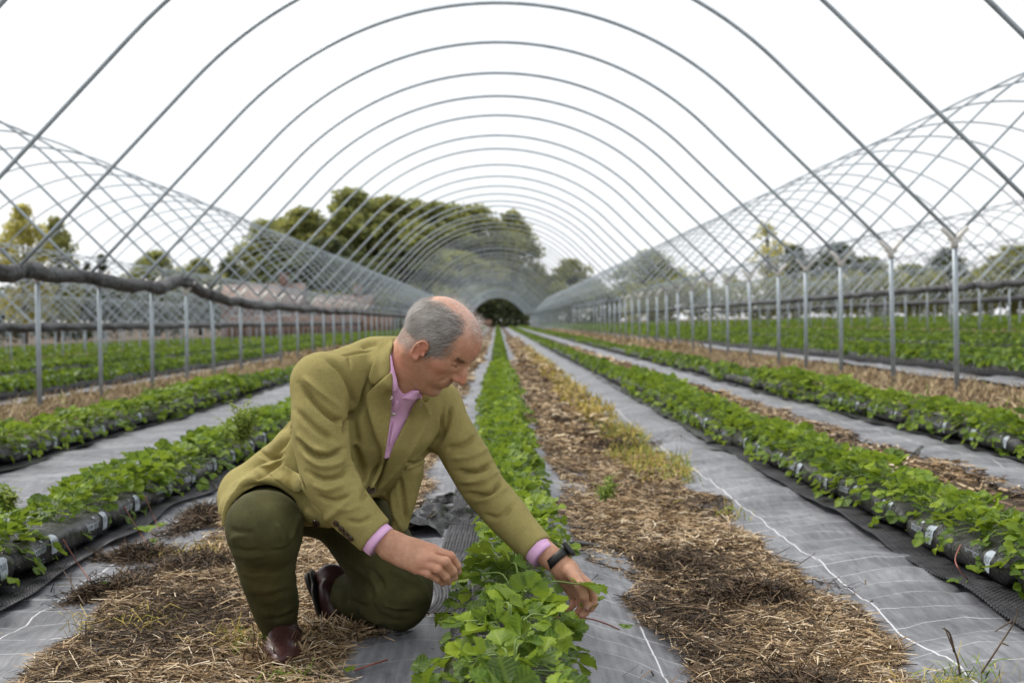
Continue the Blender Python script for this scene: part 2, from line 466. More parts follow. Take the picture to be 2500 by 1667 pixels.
for k in (0, 1, -1):
    g = 'tunnel hoops ' + H_LAB[k]
    cnt = 0
    for i, y in enumerate(HOOP_Y):
        if k != 0 and y < 9: continue
        if y > 172 and k != 0: continue
        o = bpy.data.objects.new('tunnel_hoop', hm[k]); C.objects.link(o)
        if not hm[k].materials: hm[k].materials.append(MAT['steel'])
        o.location = (0, y + random.uniform(-0.04, 0.04), random.uniform(-0.03, 0.03))
        o.rotation_euler = (rad(random.uniform(-0.5, 0.5)), 0, rad(random.uniform(-0.35, 0.35)) if k == 0 else 0)
        cnt += 1
        if cnt <= 14: lab = f'steel hoop of the tunnel {H_LAB[k]}, {ORD[cnt]} from the camera'
        else: lab = f'far steel hoop of the tunnel {H_LAB[k]}, lost in grey blur'
        tag(o, lab, 'hoop', g)
mb = MB()
for k in (-4, -3, -2, 2, 3, 4):
    hp = hoop_path(LEG_L + k * TW, LEG_R + k * TW, 12)
    for y in HOOP_Y[::1]:
        if y < abs(k) * TW * 1.4 or y > 150: continue
        mb.tube(hp + [0, y + random.uniform(-.3, .3), 0], 0.020, 5, False)
tag(mb.build('distant_hoops', MAT['steel']), 'mesh of thin steel hoops of the tunnels further to both sides', 'hoops', kind='stuff')

def post_meshes(h, seg):
    a = MB(); a.tube([(0, 0, -0.15), (0, 0, h * 0.5), (0, 0, h - 0.04)], 0.0255, seg)
    b = MB(); b.tube([(0, 0, h - 0.10), (0, 0, h - 0.03)], 0.034, seg)
    for s in (-1, 1):
        b.tube([(s * 0.005, 0, h - 0.05), (s * 0.03, 0, h - 0.005), (s * 0.12, 0, h + 0.085)], 0.0245, seg)
        b.box((s * 0.045, 0, h - 0.02), (0.022, 0.008, 0.010))
    b.tube([(-0.055, -0.03, h - 0.045), (0.055, -0.03, h - 0.045)], 0.008, 6)
    return a, b
P_LAB = {4.25: 'in the nearest right leg row', -4.4: 'under the near black roll', 12.9: 'in the second leg row on the right', -13.05: 'in the second leg row on the left'}
post_far = MB()
for xl in (4.25, -4.4, 12.9, -13.05):
    zt = leg_top(xl); zb = float(gz(xl, 30.0)) ; h = zt - zb
    a, b = post_meshes(h, 10)
    pm, bm_ = a.mesh('pole'), b.mesh('bracket'); pm.materials.append(MAT['steel']); bm_.materials.append(MAT['bracket'])
    both = MB(); 
    for part in (a, b):
        for V in [np.vstack(part.v)]: both.add(V, np.vstack(part.q) if part.q else None, np.vstack(part.t) if part.t else None)
    jm = both.mesh('leg_post'); jm.materials.append(MAT['steel'])
    cnt = 0
    for y in HOOP_Y:
        if y < abs(xl) * 2.2: continue
        yy = y + (0.5 if xl < 0 else 0.0) * min(1, 20 / y)
        if y < 75:
            cnt += 1
            if y < 45:
                r = empty('leg_post', (xl, yy, zb)); obj('pole', pm, None, r); obj('bracket', bm_, None, r)
            else:
                r = obj('leg_post', jm); r.location = (xl, yy, zb)
            r.rotation_euler = (rad(random.uniform(-.6, .6)), rad(random.uniform(-.7, .7)), 0)
            lab = (f'steel leg post {P_LAB[xl]}, {ORD[cnt]} from the camera' if cnt <= 12 else f'far steel leg post {P_LAB[xl]}, among many close together')
            tag(r, lab, 'post', 'leg posts ' + P_LAB[xl])
        elif y < 172:
            post_far.tube([(xl, yy, zb - 0.1), (xl, yy, zt)], 0.026, 5, False)
for xl in (21.55, 30.2, 38.8, -21.7, -30.3, -38.9):
    zt = leg_top(xl); zb = float(large(xl))
    for y in HOOP_Y:
        if y < abs(xl) * 2.2 or y > 140: continue
        post_far.tube([(xl, y, zb - 0.1), (xl, y, zt)], 0.026, 5, False)
tag(post_far.build('distant_posts', MAT['steel']), 'thin steel leg posts crowding in the distance of the tunnels', 'posts', kind='stuff')

# rolled up plastic covers tied along the leg rows
def roll(xl, pts, r0, lab, dx=0.0):
    pts = np.array(pts); ys = np.concatenate([np.arange(pts[0, 0], 40, 0.045), np.arange(40, pts[-1, 0], 0.3)])
    z = np.interp(ys, pts[:, 0], pts[:, 1]); 
    hy = np.array(HOOP_Y); ph = np.interp(ys, hy, np.arange(len(hy)))
    sag = np.abs(np.sin(ph * np.pi)); tie = np.exp(-(np.minimum(ph % 1, 1 - ph % 1) / 0.03) ** 2)
    z = z - 0.025 * sag + 0.02 * vnoise(ys * 1.7, 4.0)
    x = xl + dx + 0.03 * vnoise(ys * 0.8, 9.0) + 0.012 * vnoise(ys * 4, 2.0)
    V, Q, T = tube_np(np.stack([x, ys, z], -1), r0 * (1.04 - 0.5 * tie) * (1 + 0.10 * vnoise(ys * 1.3, 6.0)), 20)
    n = len(ys) * 20
    ax = np.repeat(np.stack([x, ys, z], -1), 20, axis=0); d = V[:n] - ax; L = np.linalg.norm(d, axis=1)
    ang = np.arctan2(d[:, 2], d[:, 0])
    k = 1 + 0.20 * fbm(np.cos(ang) * 1.6, ax[:, 1] * 1.6, np.sin(ang) * 1.6) + 0.09 * vnoise(np.cos(ang) * 4, ax[:, 1] * 14, np.sin(ang) * 4)
    V[:n] = ax + d * k[:, None]
    o = obj('plastic_roll', mesh_np('plastic_roll', V, [Q, T]), MAT['roll']); tag(o, lab, 'plastic roll'); return o
roll(LEG_L, [(8, 1.34), (11.8, 1.345), (13.2, 1.38), (14.7, 1.35), (16.9, 1.33), (18.1, 1.46), (18.6, 1.47), (19.4, 1.33), (21.5, 1.22), (24, 1.18), (40, 1.17), (170, 1.10)], 0.072,
     'thick rolled black plastic cover slung along the near left leg posts', 0.06)
roll(LEG_R + TW, [(24, 1.62), (60, 1.56), (170, 1.50)], 0.10, 'long black rolled cover behind the bare right posts', -0.03)
roll(LEG_L - TW, [(26, 0.86), (60, 0.86), (170, 0.9)], 0.12, 'low dark rolled cover in the second leg row on the left', 0.03)
roll(LEG_R + 2 * TW, [(40, 1.46), (80, 1.46), (150, 1.5)], 0.12, 'distant dark rolled cover far right above the green rows')

# ------------------------------------------------------------------ trees, hedge, buildings behind
def leaf_quads(ctr, n, r, size, rng, flat=0.0):
    """n small leaf faces through a ball of radius r"""
    d = rng.normal(size=(n, 3)); d /= np.linalg.norm(d, axis=1)[:, None]
    p = ctr + d * (r * rng.random(n)[:, None] ** 0.45) * np.array([1, 1, 0.8])
    a = rng.normal(size=(n, 3)); a /= np.linalg.norm(a, axis=1)[:, None]
    b = np.cross(a, rng.normal(size=(n, 3))); b /= np.linalg.norm(b, axis=1)[:, None] + 1e-9
    s = size * (0.6 + 0.8 * rng.random(n))[:, None]
    V = np.stack([p - a * s, p - b * s * 0.6, p + a * s, p + b * s * 0.6], 1).reshape(-1, 3)
    return V, np.arange(n * 4).reshape(-1, 4)
def tree_mesh(seed, h, w, trunk_h, nclump, nleaf, size, conical=False):
    rng = np.random.default_rng(seed); tb = MB(); cb = MB()
    tb.tube([(0, 0, -0.5), (0.1, 0, trunk_h * 0.5), (0.0, 0.1, trunk_h), (0.2, 0, h * 0.7)], [w * 0.045, w * 0.036, w * 0.03, w * 0.008], 8)
    for i in range(nclump):
        t = rng.random() ** 0.85; z = trunk_h * 0.6 + (h - trunk_h * 0.6) * t
        prof = (1 - t) ** 0.8 if conical else math.sqrt(max(0.02, 1 - (2 * (t - 0.42)) ** 2)) if t > 0.42 else 0.72 + 0.6 * t
        a = rng.random() * 6.283; rr = w / 2 * prof * math.sqrt(rng.random()) * 0.86
        c = np.array([rr * math.cos(a), rr * math.sin(a), z])
        cr = w * rng.uniform(0.08, 0.15) * (0.6 if conical else 1)
        cb.add(*leaf_quads(c, nleaf, cr, size, rng))
        if i % 4 == 0:
            tb.tube([(0, 0, max(trunk_h * 0.6, z * 0.55)), (c[0] * 0.5, c[1] * 0.5, (z * 0.62 + c[2] * 0.3)), tuple(c)], [w * 0.014, w * 0.009, w * 0.003], 5, False)
    return cb.mesh('crown', False), tb.mesh('trunk')
CROWN = dict(
    green=mk_leaf('crown_green', (0.10, 0.12, 0.05), (0.20, 0.225, 0.085), (0.34, 0.35, 0.13), False, 0.5),
    olive=mk_leaf('crown_olive', (0.11, 0.13, 0.05), (0.22, 0.235, 0.085), (0.36, 0.355, 0.13), False, 0.5),
    yellow=mk_leaf('crown_yellow', (0.20, 0.20, 0.06), (0.38, 0.36, 0.11), (0.58, 0.53, 0.20), False, 0.5),
    dark=mk_leaf('crown_dark', (0.035, 0.048, 0.028), (0.08, 0.10, 0.05), (0.15, 0.17, 0.075), False, 0.4))
TV = [tree_mesh(100 + i, 20, 13, 4.0, 130, 62, 0.34) for i in range(3)]
TC = tree_mesh(120, 16, 7, 2, 80, 50, 0.28, True)
TS = tree_mesh(121, 14, 9, 2.5, 125, 46, 0.26)
TP = tree_mesh(123, 14, 9, 3.5, 46, 26, 0.24)
def tree(u, vtop, wpx, y, kind, lab, src=None):
    b = P(u, 785, y); x = b[0]; zb = float(large(x)) * 0.3
    ztop = P(u, vtop, y)[2]; h = ztop - zb; w = wpx / FPX * y * (1.38 if src is None else 1.15)
    (cm, tm), H0, W0 = src if src else (TV[int(u) % 3], 20, 13)
    r = empty('broadleaf_tree' if src is None or src[0] is not TC else 'conifer_tree', (x, y, zb))
    c2 = cm.copy(); c2.materials.clear(); c2.materials.append(CROWN[kind])
    a = obj('crown', c2, None, r); b2 = obj('trunk', tm, MAT['bark'], r)
    r.scale = (w / W0, w / W0, h / H0); r.rotation_euler = (0, 0, random.uniform(0, 6.28))
    tag(r, lab, 'tree', 'trees behind the tunnels'); return r
tree(645, 548, 150, 225, 'green', 'lower rounded tree at the left end of the big clump')
tree(745, 515, 190, 232, 'olive', 'yellowish green tree second from the left in the clump')
tree(862, 470, 215, 236, 'green', 'tallest tree of the clump left of the tunnel end')
tree(958, 488, 210, 240, 'olive', 'gappy olive tree just right of the tallest tree')
tree(1060, 502, 210, 234, 'green', 'broad dark green tree behind the hoops above the bald head')
tree(1165, 510, 190, 238, 'olive', 'olive tree seen through the tunnel end arches')
tree(1252, 522, 130, 246, 'olive', 'thin leafed tree at the right end of the clump')
tree(700, 540, 200, 238, 'green', 'rounded green tree filling the gap in the left of the clump')
tree(910, 496, 200, 244, 'green', 'green tree showing between the two tallest crowns')
tree(1010, 500, 190, 244, 'green', 'green tree joining the middle crowns of the clump')
tree(1115, 512, 180, 246, 'green', 'green tree joining the crowns right of the middle')
tree(800, 590, 230, 215, 'dark', 'dark low tree filling the foot of the clump', None)
tree(985, 610, 260, 214, 'dark', 'dark bushy tree low behind the left hoops', None)
tree(1120, 620, 200, 216, 'green', 'green bushy tree low behind the tunnel end', None)
tree(1392, 638, 130, 250, 'olive', 'rounded autumn tree right of the tunnel end')
tree(1318, 660, 90, 255, 'green', 'small green tree between the tunnel end and the rounded autumn tree')
tree(1590, 618, 170, 240, 'green', 'dark green tree above the bare posts, left of the yellow one')
tree(1877, 548, 140, 220, 'yellow', 'sparse yellowish tree standing above the right hedge', (TP, 14, 9))
tree(1940, 606, 120, 222, 'dark', 'dark tree right beside the sparse yellow tree')
tree(2050, 598, 150, 222, 'dark', 'broad dark tree behind the right tunnels')
tree(2130, 632, 110, 222, 'green', 'low green tree between two dark trees on the right')
tree(2310, 612, 110, 215, 'dark', 'dark tree behind the nearest right post')
tree(2475, 606, 190, 210, 'olive', 'olive tree cut by the right edge of the photo')
tree(2220, 650, 150, 218, 'green', 'low bushy tree left of the nearest right post')
tree(60, 512, 150, 150, 'yellow', 'bright yellow autumn tree at the left edge', (TS, 14, 9))
tree(140, 540, 120, 158, 'olive', 'yellow green tree right beside the bright yellow one', (TS, 14, 9))
tree(250, 622, 90, 190, 'dark', 'narrow pointed conifer behind the left tunnel', (TC, 16, 7))
tree(215, 640, 70, 192, 'dark', 'small pointed conifer left of the narrow one', (TC, 16, 7))
tree(385, 618, 140, 200, 'green', 'round green tree above the sagging plastic roll')
tree(490, 636, 120, 205, 'olive', 'olive tree left of the brick building')
tree(560, 640, 110, 210, 'dark', 'dark tree behind the brick building roof')

def hedge(u0, u1, vtop, y, kind, lab, seed, n, depth=4.0, size=0.35):
    rng = np.random.default_rng(seed); a, b = P(u0, 785, y), P(u1, 785, y); z1 = P((u0 + u1) / 2, vtop, y)[2]
    mb = MB(); zb = float(large((a[0] + b[0]) / 2)) * 0.3
    for i in range(n):
        c = np.array([rng.uniform(a[0], b[0]), y + rng.uniform(-depth / 2, depth / 2), 0])
        hh = (z1 - zb) * rng.uniform(0.75, 1.08); c[2] = zb + hh * rng.random() ** 0.7
        mb.add(*leaf_quads(c, 40, (z1 - zb) * 0.20 + 0.3, size, rng))
    o = obj('hedge', mb.mesh('hedge', False), CROWN[kind]); tag(o, lab, 'hedge'); return o
hedge(1120, 1290, 716, 194, 'dark', 'dark hedge closing the far end of the tunnel', 1, 110)
hedge(1280, 1560, 700, 232, 'green', 'mixed hedge behind the far right hoops', 2, 120)
hedge(1540, 2560, 676, 205, 'olive', 'long scrubby hedge along the right horizon', 3, 420)
hedge(-60, 560, 700, 190, 'dark', 'long dark hedge along the left horizon', 4, 300)
hedge(560, 1130, 705, 205, 'green', 'hedge under the clump of trees', 5, 200)

# brick farm building and board fences behind the left tunnel
MAT['brick'] = m_simple('old_brick', (0.19, 0.11, 0.09), 0.9, var=0.35, scale=1.2)
MAT['rooftile'] = m_simple('clay_tiles', (0.25, 0.175, 0.145), 0.85, var=0.3, scale=0.8)
MAT['wood'] = m_simple('weathered_boards', (0.20, 0.12, 0.085), 0.9, var=0.4, scale=2)
MAT['glass'] = m_simple('dark_window', (0.03, 0.035, 0.04), 0.15)
MAT['white'] = m_simple('white_paint', (0.72, 0.72, 0.70), 0.6, var=0.06)
def building(u0, u1, veave, vridge, y, lab, door_at=0.3):
    a, b = P(u0, 785, y), P(u1, 785, y); ze, zr = P((u0 + u1) / 2, veave, y)[2], P((u0 + u1) / 2, vridge, y)[2]
    x0, x1 = a[0], b[0]; d = 7.0; zb = float(large(x0)) - 0.3
    r = empty('farm_building', ((x0 + x1) / 2, y, zb)); w = (x1 - x0) / 2; he = ze - zb; hr = zr - zb
    m = MB(); m.add([(-w, 0, 0), (w, 0, 0), (w, 0, he), (-w, 0, he), (-w, d, 0), (w, d, 0), (w, d, he), (-w, d, he), (-w, d / 2, hr - 0.12), (w, d / 2, hr - 0.12)],
          [[0, 1, 2, 3], [5, 4, 7, 6]], None); m.t.append(np.array([[3, 8, 7], [2, 6, 9]])); m.q.append(np.array([[4, 0, 3, 7], [1, 5, 6, 2]]))
    m.build('wall', MAT['brick'], r, False)
    t = MB(); o = 0.35
    for s in (0, 1):
        ya, yb = (-o, d / 2) if s == 0 else (d + o, d / 2)
        zl = he - (hr - he) * o / (d / 2)
        p = np.array([(-w - o, ya, zl), (w + o, ya, zl), (w + o, yb, hr), (-w - o, yb, hr)])
        t.add(np.vstack([p, p + [0, 0, 0.15]]), [[0, 1, 2, 3], [7, 6, 5, 4], [0, 4, 5, 1], [1, 5, 6, 2], [3, 2, 6, 7], [0, 3, 7, 4]])
    rf = t.build('roof', MAT['rooftile'], r, False)
    c = MB(); c.box((w * 0.5, d / 2, hr + 0.4), (0.45, 0.45, 0.9)); c.box((w * 0.5, d / 2, hr + 1.34), (0.52, 0.52, 0.06)); c.build('chimney', MAT['brick'], rf, False)
    n = max(3, int(w * 2 / 3.2))
    for i in range(n):
        xx = -w + (i + 0.5) * 2 * w / n
        f = MB(); f.box((xx, -0.03, he * 0.55), (0.55, 0.04, 0.6)); fo = f.build('window', MAT['white'], r, False)
        g = MB()
        for sx in (-1, 1):
            for sz in (-1, 1): g.box((xx + sx * 0.25, -0.075, he * 0.55 + sz * 0.28), (0.2, 0.01, 0.23))
        g.build('pane', MAT['glass'], fo, False)
    tag(r, lab, 'building')
building(540, 730, 740, 694, 150, 'low brick farm building with a pinkish tiled roof behind the left tunnel')
building(770, 900, 752, 722, 158, 'smaller brick shed to the right of the farm building')
def fence(u0, u1, vtop, y, lab, bw=0.15):
    a, b = P(u0, 785, y), P(u1, 785, y); zt = P((u0 + u1) / 2, vtop, y)[2]; zb = float(large((a[0] + b[0]) / 2)) - 0.05
    r = empty('board_fence', (a[0], y, zb)); L = b[0] - a[0]; h = max(0.8, zt - zb)
    m = MB(); x = 0
    while x < L: m.box((x, 0, h / 2), (bw / 2 - 0.006, 0.012, h / 2 * random.uniform(0.97, 1.0))); x += bw
    m.build('board_panel', MAT['wood'], r, False)
    x = 0
    while x < L: pm = MB(); pm.box((x, 0.07, h * 0.5), (0.05, 0.05, h * 0.53)); pm.build('fence_post', MAT['wood'], r, False); x += 2.4
    tag(r, lab, 'fence'); return r
fence(560, 960, 770, 125, 'brown board fence behind the left strawberry field')
fence(1120, 1200, 781, 188, 'short grey board fence at the far end of the centre row')

# ------------------------------------------------------------------ grow bags with their printed side
def bag_surf(side, y, th, seed, off=0.0):
    """y along the bag (-.49...49), th: 0 = the side, 90 = top; returns points"""
    y = np.asarray(y, float); th = np.asarray(th, float)
    e = np.clip((0.49 - np.abs(y)) / 0.09, 0, 1); e = np.sqrt(np.clip(1 - (1 - e) ** 2, 0.0, 1)); e = 0.25 + 0.75 * e
    w = 1 + 0.07 * fbm(y * 5 + seed * 7, np.cos(th) * 1.5, np.sin(th) * 1.5 + seed) + 0.03 * vnoise(y * 22, th * 1.5, seed)
    c, s = np.cos(th), np.sin(th)
    sg = lambda v, p: np.sign(v) * np.abs(v) ** p
    rx, rz = (0.122 + off) * w * (0.75 + 0.25 * e), (0.058 + off) * w * e
    return np.stack([side * rx * sg(c, 0.72), y, 0.056 + rz * sg(s, 0.72)], -1)
def bag_mesh(seed, n=44, m=26):
    y = np.linspace(-0.49, 0.49, n); th = np.linspace(0, 2 * np.pi, m, endpoint=False)
    Y, T = np.meshgrid(y, th, indexing='ij'); V = bag_surf(1, Y, T, seed).reshape(-1, 3)
    i = np.arange(n - 1)[:, None] * m; j = np.arange(m)[None, :]; j2 = (j + 1) % m
    Q = np.stack([i + j, i + j2, i + m + j2, i + m + j], -1).reshape(-1, 4)
    V = np.vstack([V, [0, -0.492, 0.056], [0, 0.492, 0.056]]); jj = np.arange(m); k2 = (jj + 1) % m
    T3 = np.vstack([np.stack([np.full(m, n * m), k2, jj], -1), np.stack([np.full(m, n * m + 1), (n - 1) * m + jj, (n - 1) * m + k2], -1)])
    return mesh_np('grow_bag', V, [Q, T3])
def text_flat(body, size):
    cu = bpy.data.curves.new('txt', 'FONT'); cu.body = body; cu.size = size; cu.align_x = 'LEFT'; cu.resolution_u = 3
    o = bpy.data.objects.new('txt', cu); C.objects.link(o)
    bpy.context.view_layer.update()
    me = o.evaluated_get(bpy.context.evaluated_depsgraph_get()).to_mesh()
    V = np.array([v.co[:2] for v in me.vertices]); me.calc_loop_triangles()
    T = np.array([t.vertices[:] for t in me.loop_triangles])
    o.to_mesh_clear(); bpy.data.objects.remove(o); bpy.data.curves.remove(cu); return V, T
TXT = [text_flat('botanicoir', 0.047), text_flat('PLUS', 0.030), text_flat('coir growing media', 0.0105), text_flat('www.botanicoir.com', 0.0105)]
TXT[0][0][:, 0] *= 0.62; TXT[1][0][:, 0] *= 0.72
def wrap(side, y0, V2, seed, off):
    """flat print coordinates -> the bag's side"""
    y = y0 + side * V2[:, 0]; th = 0.18 + V2[:, 1] / 0.075
    return bag_surf(side, y, th, seed, off)
def grid2(x0, x1, z0, z1, nx=6, nz=6, r=0.012):
    X, Z = np.meshgrid(np.linspace(x0, x1, nx), np.linspace(z0, z1, nz))
    for sx, xa in ((1, x1), (-1, x0)):
        for sz, za in ((1, z1), (-1, z0)):
            k = (np.abs(X - xa) < 1e-6) & (np.abs(Z - za) < 1e-6)
            X[k] -= sx * r * 0.35; Z[k] -= sz * r * 0.35
    return np.stack([X, Z], -1).reshape(-1, 2), grid_faces(nx, nz)
MAT['print'] = m_simple('pale_print', (0.34, 0.39, 0.43), 0.5, var=0.2, scale=60)
MAT['print_dark'] = m_simple('dark_print', (0.03, 0.05, 0.07), 0.5)
def print_meshes(side, seed, fine=True):
    out = []
    for y0 in (-0.25, 0.27):
        mb = MB(); md = MB()
        yy = y0 - side * 0.11
        t = TXT[0]; mb.add(wrap(side, yy, t[0] + [0, -0.012], seed, 0.0025), None, t[1])
        for k, a in enumerate((-0.9, -0.45, 0, 0.45, 0.9)):       # small plant mark over the word
            L = 0.016; p = np.array([[0, 0], [-0.0028 + math.sin(a) * L * .6, math.cos(a) * L * .6], [math.sin(a) * L, math.cos(a) * L], [0.0028 + math.sin(a) * L * .6, math.cos(a) * L * .6]])
            mb.add(wrap(side, yy, p + [0.098, 0.024], seed, 0.0025), [[0, 1, 2, 3]])
        for k in (2, 3):
            t = TXT[k]; mb.add(wrap(side, yy, t[0] + [0.02, -0.018 - 0.013 * (k - 1)], seed, 0.0025), None, t[1])
        g, q = grid2(0.168, 0.228, -0.028, 0.042); mb.add(wrap(side, yy, g, seed, 0.0022), q)
        t = TXT[1]; md.add(wrap(side, yy, t[0] + [0.174, -0.006], seed, 0.0036), None, t[1])
        a, b = mb.mesh('logo_lettering', False), md.mesh('badge_letters', False); a.materials.append(MAT['print']); b.materials.append(MAT['print_dark']); out.append((a, b))
    return out
BAGM = [bag_mesh(s) for s in (1, 2, 3)]
BAGLOW = bag_mesh(4, 16, 12)
for b in BAGM + [BAGLOW]: b.materials.append(MAT['bag'])
PRN = {}
ROWNAME = {-2.95: 'outer row on the left', -1.63: 'row just left of the man', 0.03: 'centre row beside the man', 1.63: 'first row right of the straw', 2.95: 'outer row on the right'}
ROW0 = {-2.95: 7.0, -1.63: 3.62, 0.03: 1.6, 1.63: 3.35, 2.95: 6.6}
def rowx(r, y): return r + (0.045 * np.exp(-((np.asarray(y) - 4.2) / 0.7) ** 2) if r == 0.03 else 0.0) - (0.028 * np.clip((3.3 - np.asarray(y)) / 0.8, 0, 1) if r == 0.03 else 0.0) + 0.02 * vnoise(np.asarray(y) * 0.35, r * 5.0) * np.clip(np.asarray(y) / 5, 0.2, 1)
for r in ROWS:
    y = ROW0[r]; cnt = 0
    while y < 58:
        x = float(rowx(r, y)); z = float(gz(x, y)) + 0.022; cnt += 1; s = cnt % 3
        yaw = rad(random.uniform(-1.0, 1.0))
        if y < 11:
            o = empty('grow_bag', (x, y, z)); obj('film', BAGM[s], None, o)
            side = -1 if r > 0.5 else 1
            if (side, s) not in PRN:
                PRN[(side, s)] = print_meshes(side, s + 1)
            if abs(r) > 0.5:
                for pa, pb in PRN[(side, s)]: pr = obj('logo_lettering', pa, None, o); obj('badge_letters', pb, None, pr)
        else:
            o = obj('grow_bag', BAGLOW if y > 20 else BAGM[s]); o.location = (x, y, z)
        o.rotation_euler = (0, 0, yaw)
        lab = f'black plastic grow bag in the {ROWNAME[r]}, {ORD[cnt]} from the camera' if cnt <= 12 else f'far black grow bag under the plants of the {ROWNAME[r]}'
        tag(o, lab, 'grow bag', f'grow bags of the {ROWNAME[r]}')
        y += 1.0
mb = MB()
def far_bags(xc, y0, y1, st):
    ys = np.arange(y0, y1, st); n = len(ys)
    if n < 3: return
    x = xc + 0.02 * vnoise(ys * 0.35, xc); z = np.clip(gz(x, ys), -3, 3) + 0.07
    V, Q, T = tube_np(np.stack([x, ys, z], -1), 0.105 + 0.02 * vnoise(ys * 3.1, xc) - 0.02 * (np.abs((ys % 1.0) - 0.5) > 0.44), 6)
    mb.add(V, Q, T)
for k, r, xr in ALLROWS:
    if k == 0:
        far_bags(xr, 58, 180, 1.0)
        if abs(r) > 0.5: far_bags(xr, 0.9, ROW0[r] - 0.5, 0.1)
    elif abs(k) <= 2: far_bags(xr, max(4, abs(xr) * 0.9), 120, 0.5 if abs(k) == 1 else 2.0)
tag(mb.build('distant_grow_bags', MAT['bag']), 'black grow bags lying under the far strawberry rows', 'grow bags', kind='stuff')

# ------------------------------------------------------------------ egg crate drainage trays under the bags
def tray(x0, x1, y0, y1, lab, res=0.0058, pitch=0.0235, amp=0.0075):
    nx = int((x1 - x0) / res) + 1; ny = int((y1 - y0) / res) + 1
    X, Y = np.meshgrid(np.linspace(x0, x1, nx), np.linspace(y0, y1, ny))
    edge = 0.022 * np.sin(Y * 5.2 + 3 * vnoise(Y * 0.7, x0)) * (vnoise(Y * 0.6, x0 * 3) + 0.5) + 0.03 * vnoise(Y * 1.1, 7.7)
    inner = x1 if abs(x1 - rowc(x0)) < abs(x0 - rowc(x0)) else x0
    w = np.abs(X - inner) / (x1 - x0)
    X2 = X + edge * w; Z = gz(X2, Y) + 0.022 + 0.012 * (fbm(X2 * 3, Y * 2.0) + 0.4) * w
    Z += amp * np.sin(X * 2 * np.pi / pitch) * np.sin(Y * 2 * np.pi / pitch) + amp * 0.4 * np.abs(np.sin(Y * np.pi / pitch))
    o = obj('drainage_tray', mesh_np('drainage_tray', np.stack([X2, Y, Z], -1).reshape(-1, 3), grid_faces(nx, ny)), MAT['tray'])
    tag(o, lab, 'drainage tray'); return o
def rowc(x): return min(ROWS, key=lambda r: abs(r - x))
tray(1.385, 1.56, 3.3, 8.6, 'black egg crate drainage tray along the first row right of the straw')
tray(-1.56, -1.445, 3.7, 9.0, 'black egg crate drainage tray along the row just left of the man')
tray(-0.215, -0.02, 3.42, 6.8, 'black ridged drainage tray showing beside the centre row near the man')
mb = MB()
for r in ROWS:
    a, b = r - 0.20, r + 0.20
    for y0, y1 in ((9, 50),) if abs(r) == 1.63 else ((6.8, 50),):
        ys = np.arange(y0, y1, 0.12); X, Y = np.meshgrid(np.linspace(a, b, 7), ys)
        X = X + 0.03 * vnoise(Y * 1.3, r) * np.sign(X - r); Z = gz(X, Y) + 0.022 + 0.008 * vnoise(X * 9, Y * 6)
        mb.add(np.stack([X, Y, Z], -1).reshape(-1, 3), grid_faces(7, len(ys)))
tag(mb.build('distant_trays', MAT['tray']), 'black tray sheeting showing under the bags further along the rows', 'trays', kind='stuff')

# ------------------------------------------------------------------ strawberry plants
def leaflet(L, W, rng, fold, curl, ns=13):
    """serrated leaflet along +y starting at the origin, -> verts (flat frame), quads, uv"""
    t = np.linspace(0, 1, ns); prof = np.sin(np.pi * np.clip(t, 0, 1) ** 1.22) ** 0.62
    prof = np.where(t < 0.02, 0.03, prof); prof[-1] = 0.16
    cols = np.array([-1, -0.55, 0, 0.55, 1.0]); V = []; UV = []
    ser = np.where(np.arange(ns) % 2 == 0, 1.10, 0.88); ser[0] = 1; 
    for i in range(ns):
        for c in cols:
            hw = W * 0.5 * prof[i] * (ser[i] if abs(c) == 1 else 1)
            x = c * hw; y = L * (t[i] + (0.035 if abs(c) == 1 and i % 2 == 0 else 0))
            z = fold * abs(x) * (1 - 0.45 * abs(c)) * 1.3 - curl * L * t[i] ** 2 + 0.055 * L * math.sin(t[i] * 8 + c * 2.5 + fold * 9) * abs(c)
            V.append((x, y, z)); UV.append((x / 0.07, t[i] * L / 0.07))
    return np.array(V), grid_faces(5, ns), np.array(UV)
def rot_z(V, a): c, s = math.cos(a), math.sin(a); return V @ np.array([[c, s, 0], [-s, c, 0], [0, 0, 1]])
def rot_x(V, a): c, s = math.cos(a), math.sin(a); return V @ np.array([[1, 0, 0], [0, c, s], [0, -s, c]])
def rot_y(V, a): c, s = math.cos(a), math.sin(a); return V @ np.array([[c, 0, -s], [0, 1, 0], [s, 0, c]])
def trifoliate(mb, sb, az, reach, height, size, rng, droop):
    """one leaf: curved stalk and three leaflets"""
    d = np.array([math.cos(az), math.sin(az), 0]); base = d * 0.012
    tip = d * reach + [0, 0, height]; droop = droop
    mid = d * reach * 0.45 + [0, 0, height * 0.72 + 0.02]
    path = catmull([base, mid, tip], 5); sb.tube(path, np.linspace(0.0026, 0.0017, len(path)), 5, False)
    pitch = -droop + rng.uniform(-0.35, 0.3); roll_ = rng.uniform(-0.6, 0.6); fold = rng.uniform(0.10, 0.75); curl = rng.uniform(-0.25, 0.28)
    for k, a in enumerate((0, 1.15, -1.15)):
        L = size * (1.0 if k == 0 else 0.92) * rng.uniform(0.92, 1.08); W = L * rng.uniform(0.92, 1.08)
        V, Q, UV = leaflet(L, W, rng, fold, curl)
        V = V + [0, 0.006, 0]; V = rot_x(V, rng.uniform(-0.2, 0.25)); V = rot_y(V, -a * rng.uniform(0.0, 0.30)); V = rot_z(V, a)
        V = rot_y(V, roll_); V = rot_x(V, pitch); V = rot_z(V, az - math.pi / 2)
        mb.add(V + tip, Q, None, UV)
